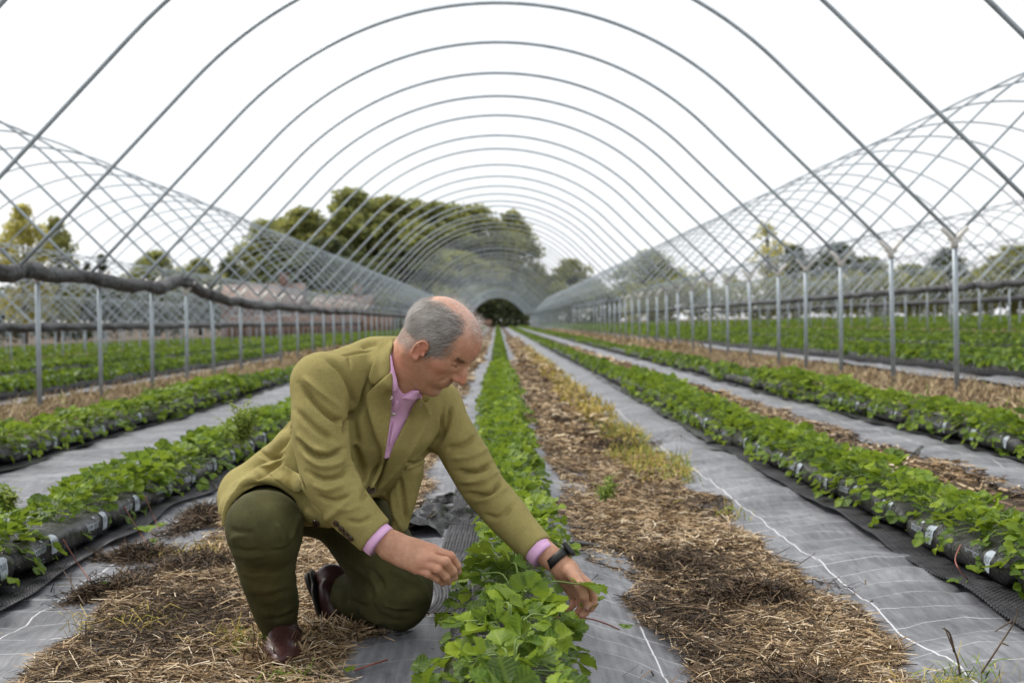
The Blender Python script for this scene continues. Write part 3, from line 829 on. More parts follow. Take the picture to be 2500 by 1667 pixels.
def plant_mesh(seed, nleaf, size, spread, hgt):
    rng = np.random.default_rng(seed); mb = MB(); sb = MB()
    for i in range(nleaf):
        f = i / nleaf; az = i * 2.399 + rng.uniform(-0.5, 0.5)
        reach = spread * (0.25 + 0.85 * f) * rng.uniform(0.75, 1.2)
        h = hgt * (1.08 - 1.95 * f ** 1.8) * rng.uniform(0.75, 1.2)
        trifoliate(mb, sb, az, reach, h, size * rng.uniform(0.65, 1.15), rng, -0.75 + 1.75 * f ** 1.1 + rng.uniform(-0.45, 0.45))
    return mb.mesh('foliage'), sb.mesh('stalk')
PL = [plant_mesh(200 + i, 30, 0.048, 0.152, 0.090) for i in range(8)]
PS = [plant_mesh(220 + i, 24, 0.052, 0.150, 0.10) for i in range(4)]
for f, s in PL + PS: f.materials.append(MAT['leaf']); s.materials.append(MAT['stem'])
PMAX = {-2.95: 14.6, -1.63: 16.2, 0.03: 18.2, 1.63: 16.0, 2.95: 14.4}
SKIP = []          # (x, y, r) kept free for hands and knees
for r in ROWS:
    y = {0.03: 2.12}.get(r, ROW0[r] - 0.25); cnt = 0
    while y < PMAX[r]:
        yy = y + random.uniform(-0.03, 0.03); x = float(rowx(r, yy)) + random.uniform(-0.03, 0.03)
        gap = (r == 0.03 and 2.97 < yy < 3.16) or (r == 1.63 and 3.98 < yy < 4.12) or (r == -1.63 and 4.60 < yy < 4.72)
        z = float(gz(r, yy)) + 0.022 + 0.102
        big = abs(r) < 2 and y < 9
        f, s = random.choice(PL if y < 11 else PS)
        if not gap:
            cnt += 1
            o = empty('strawberry_plant', (x, yy, z)); obj('foliage', f, None, o)
            if y < 8: obj('stalk', s, None, o)
            k = (0.82 if r == 0.03 and 3.3 < yy < 5.2 else 1.0) * random.uniform(0.9, 1.12) * (1.0 if y < 11 else 1.1) * (0.92 if abs(r) > 1 and y < 5 else 1.0)
            o.scale = (k, k, k * random.uniform(0.8, 1.0)); o.rotation_euler = (rad(random.uniform(-7, 7)), rad(random.uniform(-7, 7)), random.uniform(0, 6.28))
            lab = f'strawberry plant in the {ROWNAME[r]}, {ORD[cnt]} from the camera' if cnt <= 20 else f'leafy strawberry plant further back in the {ROWNAME[r]}, among many alike'
            tag(o, lab, 'strawberry plant', f'strawberry plants of the {ROWNAME[r]}')
        y += 0.215 if r == 0.03 else 0.205
# the rest of the rows, too many to count
def row_leaves(mb, xc, y0, y1, step, n, size, rng, width=0.15, zb=0.115, hgt=0.12):
    ys = np.repeat(np.arange(y0, y1, step), n); m = len(ys)
    if m == 0: return
    ys = ys + rng.normal(size=m) * step * 0.6; dens = 0.8 + 0.3 * vnoise(ys * 1.7, xc)
    a = rng.random(m) * np.pi; rr = np.sqrt(rng.random(m))
    xo = np.cos(a) * width * rr * dens; zo = np.sin(a) * hgt * rr * dens
    x = xc + xo; z = gz(np.full(m, xc), ys) + zb + zo - 0.06 * (np.abs(xo) / width) ** 2
    p = np.stack([x, ys, z], -1)
    nrm = np.stack([xo / width * 0.9, rng.normal(size=m) * 0.5 - 0.25, np.full(m, 0.7)], -1) + rng.normal(size=(m, 3)) * 0.35
    nrm /= np.linalg.norm(nrm, axis=1)[:, None]
    u = np.cross(nrm, rng.normal(size=(m, 3))); u /= np.linalg.norm(u, axis=1)[:, None]; v = np.cross(nrm, u)
    s = (size * rng.uniform(0.6, 1.25, m))[:, None]
    V = np.stack([p - u * s, p - u * s * .3 - v * s * 0.75, p + u * s * 0.6 - v * s * .55, p + u * s + nrm * s * -0.25, p + u * s * .6 + v * s * .55, p - u * s * .3 + v * s * .75], 1).reshape(-1, 3)
    b = np.arange(m)[:, None] * 6
    mb.add(V, np.vstack([b + [0, 1, 2, 3], b + [0, 3, 4, 5]]))
mb = MB(); rng = np.random.default_rng(5)
for k, r, xr in ALLROWS:
    if k == 0:
        if abs(r) > 0.5: row_leaves(mb, xr, 0.9, ROW0[r] - 0.35, 0.10, 24, 0.04, rng, 0.14, 0.10, 0.10)
        row_leaves(mb, xr, PMAX[r] - 0.1, 40, 0.10, 17, 0.048, rng); row_leaves(mb, xr, 40, 90, 0.2, 16, 0.075, rng); row_leaves(mb, xr, 90, 182, 0.5, 14, 0.13, rng)
    elif abs(k) == 1:
        y0 = max(4, abs(xr) * 0.9)
        row_leaves(mb, xr, y0, 40, 0.12, 17, 0.050, rng, 0.135, 0.15, 0.11); row_leaves(mb, xr, 40, 90, 0.25, 14, 0.08, rng, 0.15, 0.15, 0.11); row_leaves(mb, xr, 90, 170, 0.6, 10, 0.16, rng, 0.2)
    elif abs(k) <= 3:
        y0 = abs(xr) * 2.2
        row_leaves(mb, xr, y0, 80, 0.25, 14, 0.10, rng, 0.2); row_leaves(mb, xr, 80, 150, 0.7, 9, 0.18, rng, 0.22)
    else:
        row_leaves(mb, xr, abs(xr) * 2.2, 150, 0.7, 10, 0.2, rng, 0.3)
tag(mb.build('distant_strawberry_plants', MAT['farleaf'], None, False), 'strawberry rows running on into the distance in every tunnel', 'strawberry plants', kind='stuff')

# ------------------------------------------------------------------ straw
def strands(mb, p, az, L, w, bend, tilt, lift, rng):
    """flat bent straws: p (m,3) centre"""
    m = len(p); d = np.stack([np.cos(az) * np.cos(tilt), np.sin(az) * np.cos(tilt), np.sin(tilt)], -1)
    s = np.stack([-np.sin(az), np.cos(az), np.zeros(m)], -1)
    ro = rng.uniform(-1.2, 1.2, m)[:, None]; s = s * np.cos(ro) + np.cross(d, s) * np.sin(ro)
    up = np.array([0, 0, 1.0]); h = (L / 2)[:, None]; w2 = (w / 2)[:, None]; bd = (bend * L)[:, None]
    c = p + up * lift[:, None]
    a = c - d * h; b = c + up * bd + s * bd * 0.5; e = c + d * h
    V = np.stack([a - s * w2, a + s * w2, b - s * w2, b + s * w2, e - s * w2 * .6, e + s * w2 * .6], 1).reshape(-1, 3)
    i = np.arange(m)[:, None] * 6
    mb.add(V, np.vstack([i + [0, 1, 3, 2], i + [2, 3, 5, 4]]))
def straw_z(x, y): return gz(x, y) + 0.006 + 0.022 * np.maximum(0, fbm(x * 2.3 + 3, y * 2.3, 4.0)) + 0.014 * np.maximum(0, fbm(x * 7, y * 7, 9.0))
def scatter(n, x0, x1, y0, y1, rng, soft=0.09, ypow=1.0):
    y = y0 + (y1 - y0) * rng.random(n) ** ypow; x = rng.uniform(x0 - soft, x1 + soft, n)
    el = x0 + 0.07 * fbm(y * 2.6, x0 * 9); er = x1 + 0.07 * fbm(y * 2.4, x1 * 7)
    k = (x > el) & (x < er); return x[k], y[k]
def straw_patch(mb, n, x0, x1, y0, y1, rng, lmin=0.025, lmax=0.13, w=0.0034, mask=None, ypow=1.0):
    x, y = scatter(n, x0, x1, y0, y1, rng, ypow=ypow)
    if mask is not None: k = mask(x, y, rng); x, y = x[k], y[k]
    m = len(x); z = straw_z(x, y)
    L = lmin + (lmax - lmin) * rng.random(m) ** 2.0
    az = rng.random(m) * 6.283
    strands(mb, np.stack([x, y, z], -1), az, L, w * rng.uniform(0.6, 1.7, m), rng.uniform(-0.06, 0.10, m), rng.normal(size=m) * 0.20, rng.uniform(0.0, 0.022, m), rng)
dk = lambda x, y: fbm(x * 2.1 + 50, y * 1.7 + 3, 2.0)
light_m = lambda x, y, g: (dk(x, y) + g.normal(size=len(x)) * 0.25) < 0.30
dark_m = lambda x, y, g: (dk(x, y) + g.normal(size=len(x)) * 0.20) > 0.0
mb, md = MB(), MB(); rng = np.random.default_rng(6)
for x0, x1 in ((0.42, 0.985), (-1.13, -0.36)):
    straw_patch(mb, 52000, x0, x1, 2.3, 4.6, rng, 0.02, 0.12, 0.0021, light_m); straw_patch(md, 36000, x0, x1, 2.3, 4.6, rng, 0.02, 0.10, 0.0018, dark_m)
    straw_patch(mb, 26000, x0, x1, 4.6, 8.5, rng, 0.03, 0.12, 0.0033, light_m); straw_patch(md, 15000, x0, x1, 4.6, 8.5, rng, 0.03, 0.12, 0.003, dark_m)
    straw_patch(mb, 11000, x0, x1, 8.5, 22, rng, 0.05, 0.16, 0.011, light_m, 1.4); straw_patch(md, 5000, x0, x1, 8.5, 22, rng, 0.05, 0.15, 0.009, dark_m, 1.4)
    straw_patch(mb, 6000, x0, x1, 22, 70, rng, 0.1, 0.3, 0.04, None, 1.5)
for x0, x1 in ((0.42, 0.985), (-1.13, -0.36)): straw_patch(mb, 14000, x0, x1, 1.0, 2.32, rng, 0.03, 0.12, 0.003); straw_patch(md, 9000, x0, x1, 1.0, 2.32, rng, 0.03, 0.11, 0.003)
straw_patch(mb, 9000, 0.25, 0.46, 4.3, 9, rng, 0.03, 0.11, 0.0034); straw_patch(md, 5000, 0.27, 0.46, 4.3, 9, rng, 0.03, 0.10, 0.003); straw_patch(mb, 5000, 0.24, 0.46, 9, 26, rng, 0.05, 0.15, 0.010, None, 1.4)
straw_patch(mb, 4000, 1.93, 2.34, 2.5, 5, rng, 0.03, 0.12, 0.006)
straw_patch(mb, 9000, 1.93, 2.34, 5, 13, rng, 0.03, 0.12, 0.006, light_m); straw_patch(md, 3500, 1.93, 2.34, 5, 13, rng, 0.03, 0.10, 0.006, dark_m)
straw_patch(mb, 3500, 1.95, 2.3, 13, 40, rng, 0.06, 0.2, 0.02, None, 1.5)
tag(mb.build('straw', MAT['straw'], None, False), 'pale chopped straw covering the aisles', 'straw', kind='stuff')
# rotted matter: the heaps beside the right membrane and left of the boots
def heap(md, cx, cy, rx, ry, h, n, rng, az0=None):
    d = rng.normal(size=(n, 2)) * 0.55; d = d * (1 + 0.5 * np.sin(np.arctan2(d[:, 1], d[:, 0]) * 3 + cx * 40))[:, None]; x = cx + d[:, 0] * rx; y = cy + d[:, 1] * ry
    z = gz(x, y) + h * np.exp(-1.6 * (d ** 2).sum(1)) * rng.random(n)
    L = rng.uniform(0.03, 0.14, n); az = rng.random(n) * 6.283 if az0 is None else az0 + rng.normal(size=n) * 0.6
    strands(md, np.stack([x, y, z], -1), az, L, rng.uniform(0.0018, 0.0045, n), rng.uniform(-.1, .15, n), rng.normal(size=n) * 0.4, np.full(n, 0.008), rng)
for u, v, rx, ry, h, n in ((1830, 1400, .20, .16, .07, 3800), (1500, 1060, .22, .35, .06, 2600), (1960, 1585, .18, .2, .04, 1600), (500, 1265, .10, .22, .06, 2200),
                           (300, 1435, .10, .10, .05, 1400), (330, 1345, .14, .10, .05, 1500), (230, 1440, .06, .05, .05, 700), (480, 1380, .2, .2, .05, 2200), (1660, 1330, .16, .3, .05, 2000)):
    g = P(u, v, 1.0) - CAM; t = (0.03 - CAMZ) / g[2]; c = CAM + g * t
    heap(md, c[0], c[1], rx, ry, h, n, rng)
tag(md.build('rotted_straw', MAT['dark_straw'], None, False), 'dark rotted straw and peat matted in clumps on the aisles', 'straw', kind='stuff')

# dry and living grass
def grass(mb, n, x0, x1, y0, y1, rng, hmin, hmax, w, ypow=1.0, mask=None):
    x, y = scatter(n, x0, x1, y0, y1, rng, ypow=ypow)
    if mask is not None: k = mask(x, y, rng); x, y = x[k], y[k]
    m = len(x); z = gz(x, y); L = rng.uniform(hmin, hmax, m)
    strands(mb, np.stack([x, y, z + L * 0.3], -1), rng.random(m) * 6.283, L, np.full(m, w), rng.uniform(-.2, .2, m), rng.uniform(0.25, 1.35, m), np.zeros(m), rng)
clump = lambda th: (lambda x, y, g: fbm(x * 2.2 + 9, y * 1.1, 6.0) + g.normal(size=len(x)) * 0.15 > th)
gd = MB()
for x0, x1, y0, y1, n in ((3.45, 4.7, 2.5, 8, 3000), (-4.95, -3.55, 2.5, 8, 3000), (3.45, 4.7, 8, 30, 9000), (-4.95, -3.55, 8, 30, 8000), (3.4, 4.7, 30, 100, 4500), (-5.0, -3.5, 30, 100, 4000)):
    grass(gd, n, x0, x1, y0, y1, rng, 0.05, 0.20 if y0 < 20 else 0.3, 0.008 if y0 < 20 else 0.03, 1.5)
for k in (-1, 1, 2, -2):
    x = (LEG_R if k > 0 else LEG_L) + (abs(k)) * TW * np.sign(k)
    grass(gd, 6000, x - 0.8, x + 0.8, 20, 120, rng, 0.1, 0.35, 0.03, 1.5)
tag(gd.build('dry_grass', MAT['dry_grass'], None, False), 'tan dry grass along the leg rows', 'grass', kind='stuff')
gy = MB()
grass(gy, 3600, 0.72, 1.06, 5.4, 12.5, rng, 0.04, 0.13, 0.0045, 1.1, clump(0.05)); grass(gy, 2600, 0.72, 1.08, 12, 45, rng, 0.06, 0.15, 0.014, 1.3)
for u, v, n, s in ((2330, 1620, 170, .08), (620, 1560, 160, .07), (300, 1520, 120, .08), (470, 1350, 120, .08)):
    g = P(u, v, 1.0) - CAM; t = (0.02 - CAMZ) / g[2]; c = CAM + g * t
    m = n; p = np.stack([c[0] + rng.normal(size=m) * s, c[1] + rng.normal(size=m) * s, np.zeros(m)], -1); p[:, 2] = gz(p[:, 0], p[:, 1]) + 0.015
    strands(gy, p, rng.random(m) * 6.283, rng.uniform(.03, .10, m), np.full(m, 0.0022), rng.uniform(-.3, .3, m), rng.uniform(-.1, 1.1, m), np.full(m, 0.01), rng)
tag(gy.build('yellow_grass', MAT['yel_grass'], None, False), 'yellowing grass along the right side of the straw aisle', 'grass', kind='stuff')
gg = MB()
grass(gg, 1500, 0.72, 1.06, 5.4, 11, rng, 0.04, 0.13, 0.0045, 1.1, clump(0.1)); grass(gg, 800, 3.3, 4.7, 8, 24, rng, 0.06, 0.22, 0.01, 1.4, clump(0.35)); grass(gg, 600, -4.9, -3.5, 8, 24, rng, 0.06, 0.22, 0.01, 1.4, clump(0.35))
for u, v, n, s in ((620, 1580, 70, .05), (700, 1655, 60, .04), (2330, 1590, 60, .05)):
    g = P(u, v, 1.0) - CAM; t = (0.02 - CAMZ) / g[2]; c = CAM + g * t
    p = np.stack([c[0] + rng.normal(size=n) * s, c[1] + rng.normal(size=n) * s, np.zeros(n)], -1); p[:, 2] = gz(p[:, 0], p[:, 1]) + 0.015
    strands(gg, p, rng.random(n) * 6.283, rng.uniform(.03, .08, n), np.full(n, 0.003), rng.uniform(-.3, .3, n), rng.uniform(0.1, 1.2, n), np.full(n, 0.01), rng)
tag(gg.build('green_grass', MAT['grn_grass'], None, False), 'scattered green grass blades among the straw', 'grass', kind='stuff')

# ------------------------------------------------------------------ signed distance modelling: smooth bodies meshed as ONE surface
class SDF:
    def __init__(s): s.ops = []
    def add(s, f, k=0.02): s.ops.append((f, 'u', k)); return s
    def sub(s, f, k=0.01): s.ops.append((f, 's', k)); return s
    def cut(s, f, k=0.01): s.ops.append((f, 'i', k)); return s
    def __call__(s, p):
        d = None
        for f, m, k in s.ops:
            e = f(p)
            if d is None: d = e; continue
            if m == 's': e = -e
            if m == 'u':
                h = np.clip(0.5 + 0.5 * (e - d) / k, 0, 1); d = e + (d - e) * h - k * h * (1 - h)
            else:
                h = np.clip(0.5 - 0.5 * (e - d) / k, 0, 1); d = e + (d - e) * h + k * h * (1 - h)
        return d
A3 = lambda v: np.asarray(v, dtype=float)
def rcone(a, b, ra, rb):
    a, b = A3(a), A3(b); ab = b - a; L2 = ab.dot(ab) + 1e-12
    def f(p):
        t = np.clip(((p - a) @ ab) / L2, 0, 1)
        return np.linalg.norm(p - a - t[:, None] * ab, axis=1) - (ra + (rb - ra) * t)
    return f
def chain(pts, rs, n=1):
    fs = [rcone(pts[i], pts[i + 1], rs[i], rs[i + 1]) for i in range(len(pts) - 1)]
    def f(p):
        d = fs[0](p)
        for g in fs[1:]: d = np.minimum(d, g(p))
        return d
    return f
def ellip(c, r, R=None):
    c, r = A3(c), A3(r)
    def f(p):
        q = p - c
        if R is not None: q = q @ R            # columns of R are the ellipsoid's axes
        k0 = np.linalg.norm(q / r, axis=1); k1 = np.linalg.norm(q / (r * r), axis=1)
        return k0 * (k0 - 1) / (k1 + 1e-9)
    return f
def econe(a, b, Lx, ra, rb):
    """tapering solid with elliptic section: ra, rb = (half width along Lx, half depth)"""
    a, b = A3(a), A3(b); ab = b - a; L2 = ab.dot(ab); T = ab / math.sqrt(L2)
    Lx = A3(Lx) - T * T.dot(A3(Lx)); Lx /= np.linalg.norm(Lx); Fx = np.cross(T, Lx)
    def f(p):
        t = np.clip(((p - a) @ ab) / L2, 0, 1); q = p - a - t[:, None] * ab
        rl = ra[0] + (rb[0] - ra[0]) * t; rf = ra[1] + (rb[1] - ra[1]) * t; rt = np.minimum(rl, rf)
        x, y, z = q @ Lx, q @ Fx, q @ T
        k0 = np.sqrt((x / rl) ** 2 + (y / rf) ** 2 + (z / rt) ** 2); k1 = np.sqrt((x / rl ** 2) ** 2 + (y / rf ** 2) ** 2 + (z / rt ** 2) ** 2)
        return k0 * (k0 - 1) / (k1 + 1e-9)
    return f
def plane(pt, n):
    pt, n = A3(pt), A3(n); n = n / np.linalg.norm(n)
    return lambda p: (p - pt) @ n
def local(f, O, R, s=1.0): return lambda p: f(((p - O) @ R) / s) * s      # R columns: local axes in world

def mesh_sdf(f, lo, hi, h, name):
    """surface nets on a sparse grid"""
    lo, hi = A3(lo), A3(hi); B = 8; bs = B * h
    nb = np.ceil((hi - lo) / bs).astype(int)
    bi = np.stack(np.meshgrid(*[np.arange(n) for n in nb], indexing='ij'), -1).reshape(-1, 3)
    dc = f(lo + (bi + 0.5) * bs)
    bi = bi[np.abs(dc) < bs * 1.15]
    loc = np.stack(np.meshgrid(*[np.arange(B + 1)] * 3, indexing='ij'), -1).reshape(-1, 3)
    dims = nb * B + 2
    cells, vals = [], []
    for k in range(0, len(bi), 400):
        b = bi[k:k + 400]
        gi = b[:, None, :] * B + loc[None]
        d = f((lo + gi * h).reshape(-1, 3)).reshape(len(b), B + 1, B + 1, B + 1)
        c8 = np.stack([d[:, i:B + i, j:B + j, l:B + l] for i in (0, 1) for j in (0, 1) for l in (0, 1)], -1)
        act = (c8.min(-1) < 0) & (c8.max(-1) >= 0)
        w = np.argwhere(act)
        cells.append(b[w[:, 0]] * B + w[:, 1:]); vals.append(c8[act])
    cells = np.vstack(cells); vals = np.vstack(vals)
    key = (cells[:, 0] * dims[1] + cells[:, 1]) * dims[2] + cells[:, 2]
    o = np.argsort(key); key, cells, vals = key[o], cells[o], vals[o]
    corner = np.array([[i, j, l] for i in (0, 1) for j in (0, 1) for l in (0, 1)], float)
    acc = np.zeros((len(cells), 3)); cnt = np.zeros(len(cells))
    for a in range(8):
        for b in range(a + 1, 8):
            if np.abs(corner[a] - corner[b]).sum() != 1: continue
            va, vb = vals[:, a], vals[:, b]; m = (va < 0) != (vb < 0)
            t = np.where(m, va / np.where(m, va - vb, 1), 0)[:, None]
            acc += np.where(m[:, None], corner[a] + t * (corner[b] - corner[a]), 0); cnt += m
    V = lo + (cells + acc / cnt[:, None]) * h
    def find(c):
        k = (c[:, 0] * dims[1] + c[:, 1]) * dims[2] + c[:, 2]
        i = np.clip(np.searchsorted(key, k), 0, len(key) - 1); return i, key[i] == k
    quads = []
    for ax, (u, v) in enumerate(((1, 2), (2, 0), (0, 1))):
        e = np.zeros(3, int); e[ax] = 1; ci = 4 >> ax           # corner index of the +axis corner
        m = (vals[:, 0] < 0) != (vals[:, ci] < 0); idx = np.nonzero(m)[0]; c = cells[idx]
        du = np.zeros(3, int); du[u] = 1; dv = np.zeros(3, int); dv[v] = 1
        i1, o1 = find(c - du); i2, o2 = find(c - du - dv); i3, o3 = find(c - dv)
        ok = o1 & o2 & o3
        q = np.stack([idx, i1, i2, i3], -1)[ok]; fl = (vals[idx, 0] < 0)[ok]
        q[~fl] = q[~fl][:, ::-1]; quads.append(q)
    Q = np.vstack(quads)
    return V, Q
def vnormals(V, Q):
    n = np.cross(V[Q[:, 2]] - V[Q[:, 0]], V[Q[:, 3]] - V[Q[:, 1]]); N = np.zeros_like(V)
    for k in range(4): np.add.at(N, Q[:, k], n)
    return N / (np.linalg.norm(N, axis=1)[:, None] + 1e-12)
def smooth_v(V, Q, it=2, lam=0.5):
    e = np.vstack([Q[:, [0, 1]], Q[:, [1, 2]], Q[:, [2, 3]], Q[:, [3, 0]]]); e = np.vstack([e, e[:, ::-1]])
    cnt = np.bincount(e[:, 0], minlength=len(V))[:, None] + 1e-9
    for _ in range(it):
        S = np.stack([np.bincount(e[:, 0], V[e[:, 1], k], minlength=len(V)) for k in range(3)], -1) / cnt
        V = V + lam * (S - V)
    return V
def strokes(V, Q, items, gain=1.0):
    """sculpting strokes: (photo pixel polyline, radius px, height m); + raises a fold, - presses a crease"""
    uv = project(V); N = vnormals(V, Q); facing = ((CAM - V) * N).sum(1) > 0; D = np.zeros(len(V))
    for it in items:
        pts, r, h = catmull(np.array(it[0], float), 6), it[1], it[2]
        lo, hi = pts.min(0) - 3 * r, pts.max(0) + 3 * r
        k = np.nonzero(facing & (uv > lo).all(1) & (uv < hi).all(1))[0]
        if not len(k): continue
        best = np.full(len(k), 1e9); tt = np.zeros(len(k)); n = len(pts) - 1
        for i in range(n):
            a, b = pts[i], pts[i + 1]; ab = b - a; t = np.clip(((uv[k] - a) @ ab) / (ab.dot(ab) + 1e-9), 0, 1)
            d = np.linalg.norm(uv[k] - a - t[:, None] * ab, axis=1); m = d < best; best[m] = d[m]; tt[m] = ((i + t) / n)[m]
        fade = np.clip(np.minimum(tt, 1 - tt) / 0.22, 0, 1); fade = 0.15 + 0.85 * fade * fade * (3 - 2 * fade)
        D[k] += gain * h * np.exp(-(best / r) ** 2) * fade
    return V + N * D[:, None]

# ------------------------------------------------------------------ the man: skeleton placed from the photograph
MY = 0.0
W = lambda u, v, y: P(u, v, y + MY)
R_SH, L_SH = W(786, 937, 3.06), W(1066, 990, 3.32)
R_EL, R_WR = W(797, 1168, 2.99), W(940, 1326, 2.95)
L_EL, L_WR = W(1180, 1190, 3.24), W(1345, 1362, 3.09)
NECK = W(945, 948, 3.16)
LATD = L_SH - R_SH; LATD = LATD / np.linalg.norm(LATD)
# head frame: x forward, y left, z up
_yaw, _pit = rad(21), rad(42)
_f = A3([math.cos(_yaw) * math.cos(_pit), -math.sin(_yaw) * math.cos(_pit), -math.sin(_pit)])
_l = A3([math.sin(_yaw), math.cos(_yaw), 0.0]); _roll = rad(0)
_u = np.cross(_f, _l); _l, _u = _l * math.cos(_roll) + _u * math.sin(_roll), _u * math.cos(_roll) - _l * math.sin(_roll)
HR = np.stack([_f, _l, _u], 1); HS = 0.905
HO = W(1139, 889, 3.02) - HR @ (A3([.096, 0, .012]) * HS)
H2W = lambda q: HO + HR @ (A3(q) * HS)
W2H = lambda p: ((p - HO) @ HR) / HS

def head_sdf():
    s = SDF()
    s.add(ellip((-.006, 0, .030), (.099, .077, .088)))
    s.add(ellip((.034, 0, .040), (.063, .066, .060)), .03)                 # forehead
    s.add(ellip((.030, 0, -.040), (.060, .053, .074)), .035)               # face
    for y in (-1, 1):
        s.add(rcone((-.022, y * .056, -.048), (.046, y * .022, -.096), .020, .017), .03)   # jaw
        s.add(ellip((.050, y * .046, -.020), (.024, .016, .018)), .025)   # cheekbone
        s.add(rcone((.086, y * .010, .024), (.070, y * .046, .022), .0085, .007), .014)    # brow
        s.add(ellip((.056, y * .026, -.058), (.020, .016, .022)), .025)
    s.add(ellip((.066, 0, -.100), (.022, .024, .018)), .022)              # chin
    s.add(ellip((.070, 0, -.060), (.020, .028, .022)), .02)
    s.add(ellip((.098, 0, -.020), (.018, .0095, .020)), .008)               # muzzle
    for y in (-1, 1):
        s.sub(ellip((.094, y * .033, .004), (.017, .017, .011)), .012)
        s.add(ellip((.0715, y * .032, .002), (.0145, .0150, .0125)), .004)     # lowered lids over the eyes
        s.sub(rcone((.0865, y * .018, -.0055), (.078, y * .046, -.0045), .0013, .0012), .003)   # lash line
        s.sub(rcone((.0855, y * .018, .0105), (.076, y * .047, .0100), .0012, .0012), .004)      # lid crease
    s.add(rcone((.090, 0, .016), (.1165, 0, -.028), .0072, .0086), .010)      # nose
    s.add(ellip((.1180, 0, -.0300), (.0072, .0085, .0072)), .006)
    for y in (-1, 1):
        s.add(ellip((.1010, y * .0125, -.0335), (.0110, .0062, .0072)), .006)
        s.sub(rcone((.096, y * .0245, -.030), (.082, y * .034, -.055), .0016, .0010), .009)   # fold from nose to mouth
    s.add(rcone((.0845, -.014, -.0565), (.0845, .014, -.0565), .0060, .0060), .008)
    s.add(rcone((.0825, -.013, -.0700), (.0825, .013, -.0700), .0070, .0070), .008)
    s.sub(rcone((.0915, 0, -.0632), (.073, -.027, -.0632), .0012, .0009), .0035)
    s.sub(rcone((.0915, 0, -.0632), (.073, .027, -.0632), .0012, .0009), .0035)
    s.sub(rcone((.088, -.012, -.083), (.088, .012, -.083), .003, .003), .010)
    for y in (-1, 1):                                                        # ears
        ang = rad(-14); ca, sa = math.cos(ang), math.sin(ang)
        Re = np.stack([A3([ca * .94, -y * .34, sa]), A3([.34 * ca, y * .94, 0]), A3([-sa, 0, ca])], 1)
        Re, _ = np.linalg.qr(Re)
        c = A3([.002, y * .0790, -.020])
        s.add(ellip(c, (.0150, .0050, .0265), Re), .006)
        ring = []
        for k in range(11):
            a = rad(-60 + k * 26); rr = (.0142, .0255)
            ring.append(c + A3([-rr[0] * math.sin(a) * 1.0 - .0, y * (.0065 + .006 * math.sin(a)), rr[1] * math.cos(a)]) + A3([.0, 0, 0]))
        s.add(chain(ring, [.0038] * 6 + [.0034] * 5), .003)
        s.add(ellip(c + A3([.005, y * .003, -.025]), (.0062, .0042, .0075)), .006)
        s.sub(ellip(c + A3([.002, y * .0092, .003]), (.0085, .0055, .0155)), .003)
        s.sub(ellip(c + A3([.007, y * .0055, -.005]), (.0055, .0065, .0075)), .003)
        s.add(ellip(c + A3([.0140, y * .003, -.005]), (.0045, .005, .006)), .004)
    return s
def finger(s, pts, r0, r1, k=0.0035):
    rs = np.linspace(r0, r1, len(pts)); s.add(chain(pts, list(rs)), k)
    for i in range(1, len(pts) - 1): s.add(ellip(pts[i], (rs[i] * 1.06,) * 3), 0.003)   # knuckle
body = SDF()
body.add(local(head_sdf(), HO, HR, HS))
nk_top = H2W((-.030, 0, -.045))
body.add(rcone(nk_top, W(950, 950, 3.15), .056, .060), .03)
body.add(rcone(H2W((.0, 0, -.06)), W(975, 972, 3.15), .042, .046), .03)
body.add(rcone(H2W((-.02, -.045, -.04)), W(968, 975, 3.10), .014, .010), .025)          # neck muscle
body.add(rcone(W(945, 975, 3.20), W(900, 1080, 3.26), .045, .05), .04)
body.add(chain([W(930, 1000, 3.24), R_SH, R_EL, R_WR], [.036, .030, .026, .024]), .02)
body.add(chain([W(950, 1000, 3.26), L_SH, L_EL, L_WR], [.036, .030, .026, .024]), .02)
# right hand: back of the hand to the camera, fingers drooping, thumb behind meeting the index
rw = W(930, 1318, 2.95)
body.add(econe(W(900, 1296, 2.955), W(962, 1334, 2.945), W(965, 1296, 2.945) - W(905, 1352, 2.955), (.030, .021), (.029, .020)), .012)
mcp = [W(1056, 1341, 2.925), W(1045, 1360, 2.905), W(1032, 1376, 2.905), W(1016, 1388, 2.915)]
for i, (m, r) in enumerate(zip(mcp, (.0135, .0140, .0130, .0120))):
    base = W(962 - 4 * i, 1318 + 9 * i, 2.945); body.add(rcone(base, m, .0165, r), .020)
body.add(ellip(W(1000, 1352, 2.935), (.038, .020, .026)), .02)
finger(body, [mcp[0], W(1100, 1357, 2.915), W(1116, 1380, 2.930), W(1119, 1395, 2.942)], 0.0115, 0.0078)
finger(body, [mcp[1], W(1088, 1370, 2.885), W(1106, 1394, 2.900), W(1110, 1410, 2.915)], 0.0119, 0.0080)
finger(body, [mcp[2], W(1070, 1389, 2.885), W(1089, 1407, 2.897), W(1096, 1420, 2.912)], 0.0113, 0.0077)
finger(body, [mcp[3], W(1046, 1400, 2.895), W(1068, 1413, 2.903), W(1081, 1424, 2.914)], 0.0102, 0.0069)
finger(body, [W(975, 1338, 2.96), W(1020, 1362, 2.99), W(1070, 1385, 2.985), W(1112, 1392, 2.962)], .0150, .0082, .012)
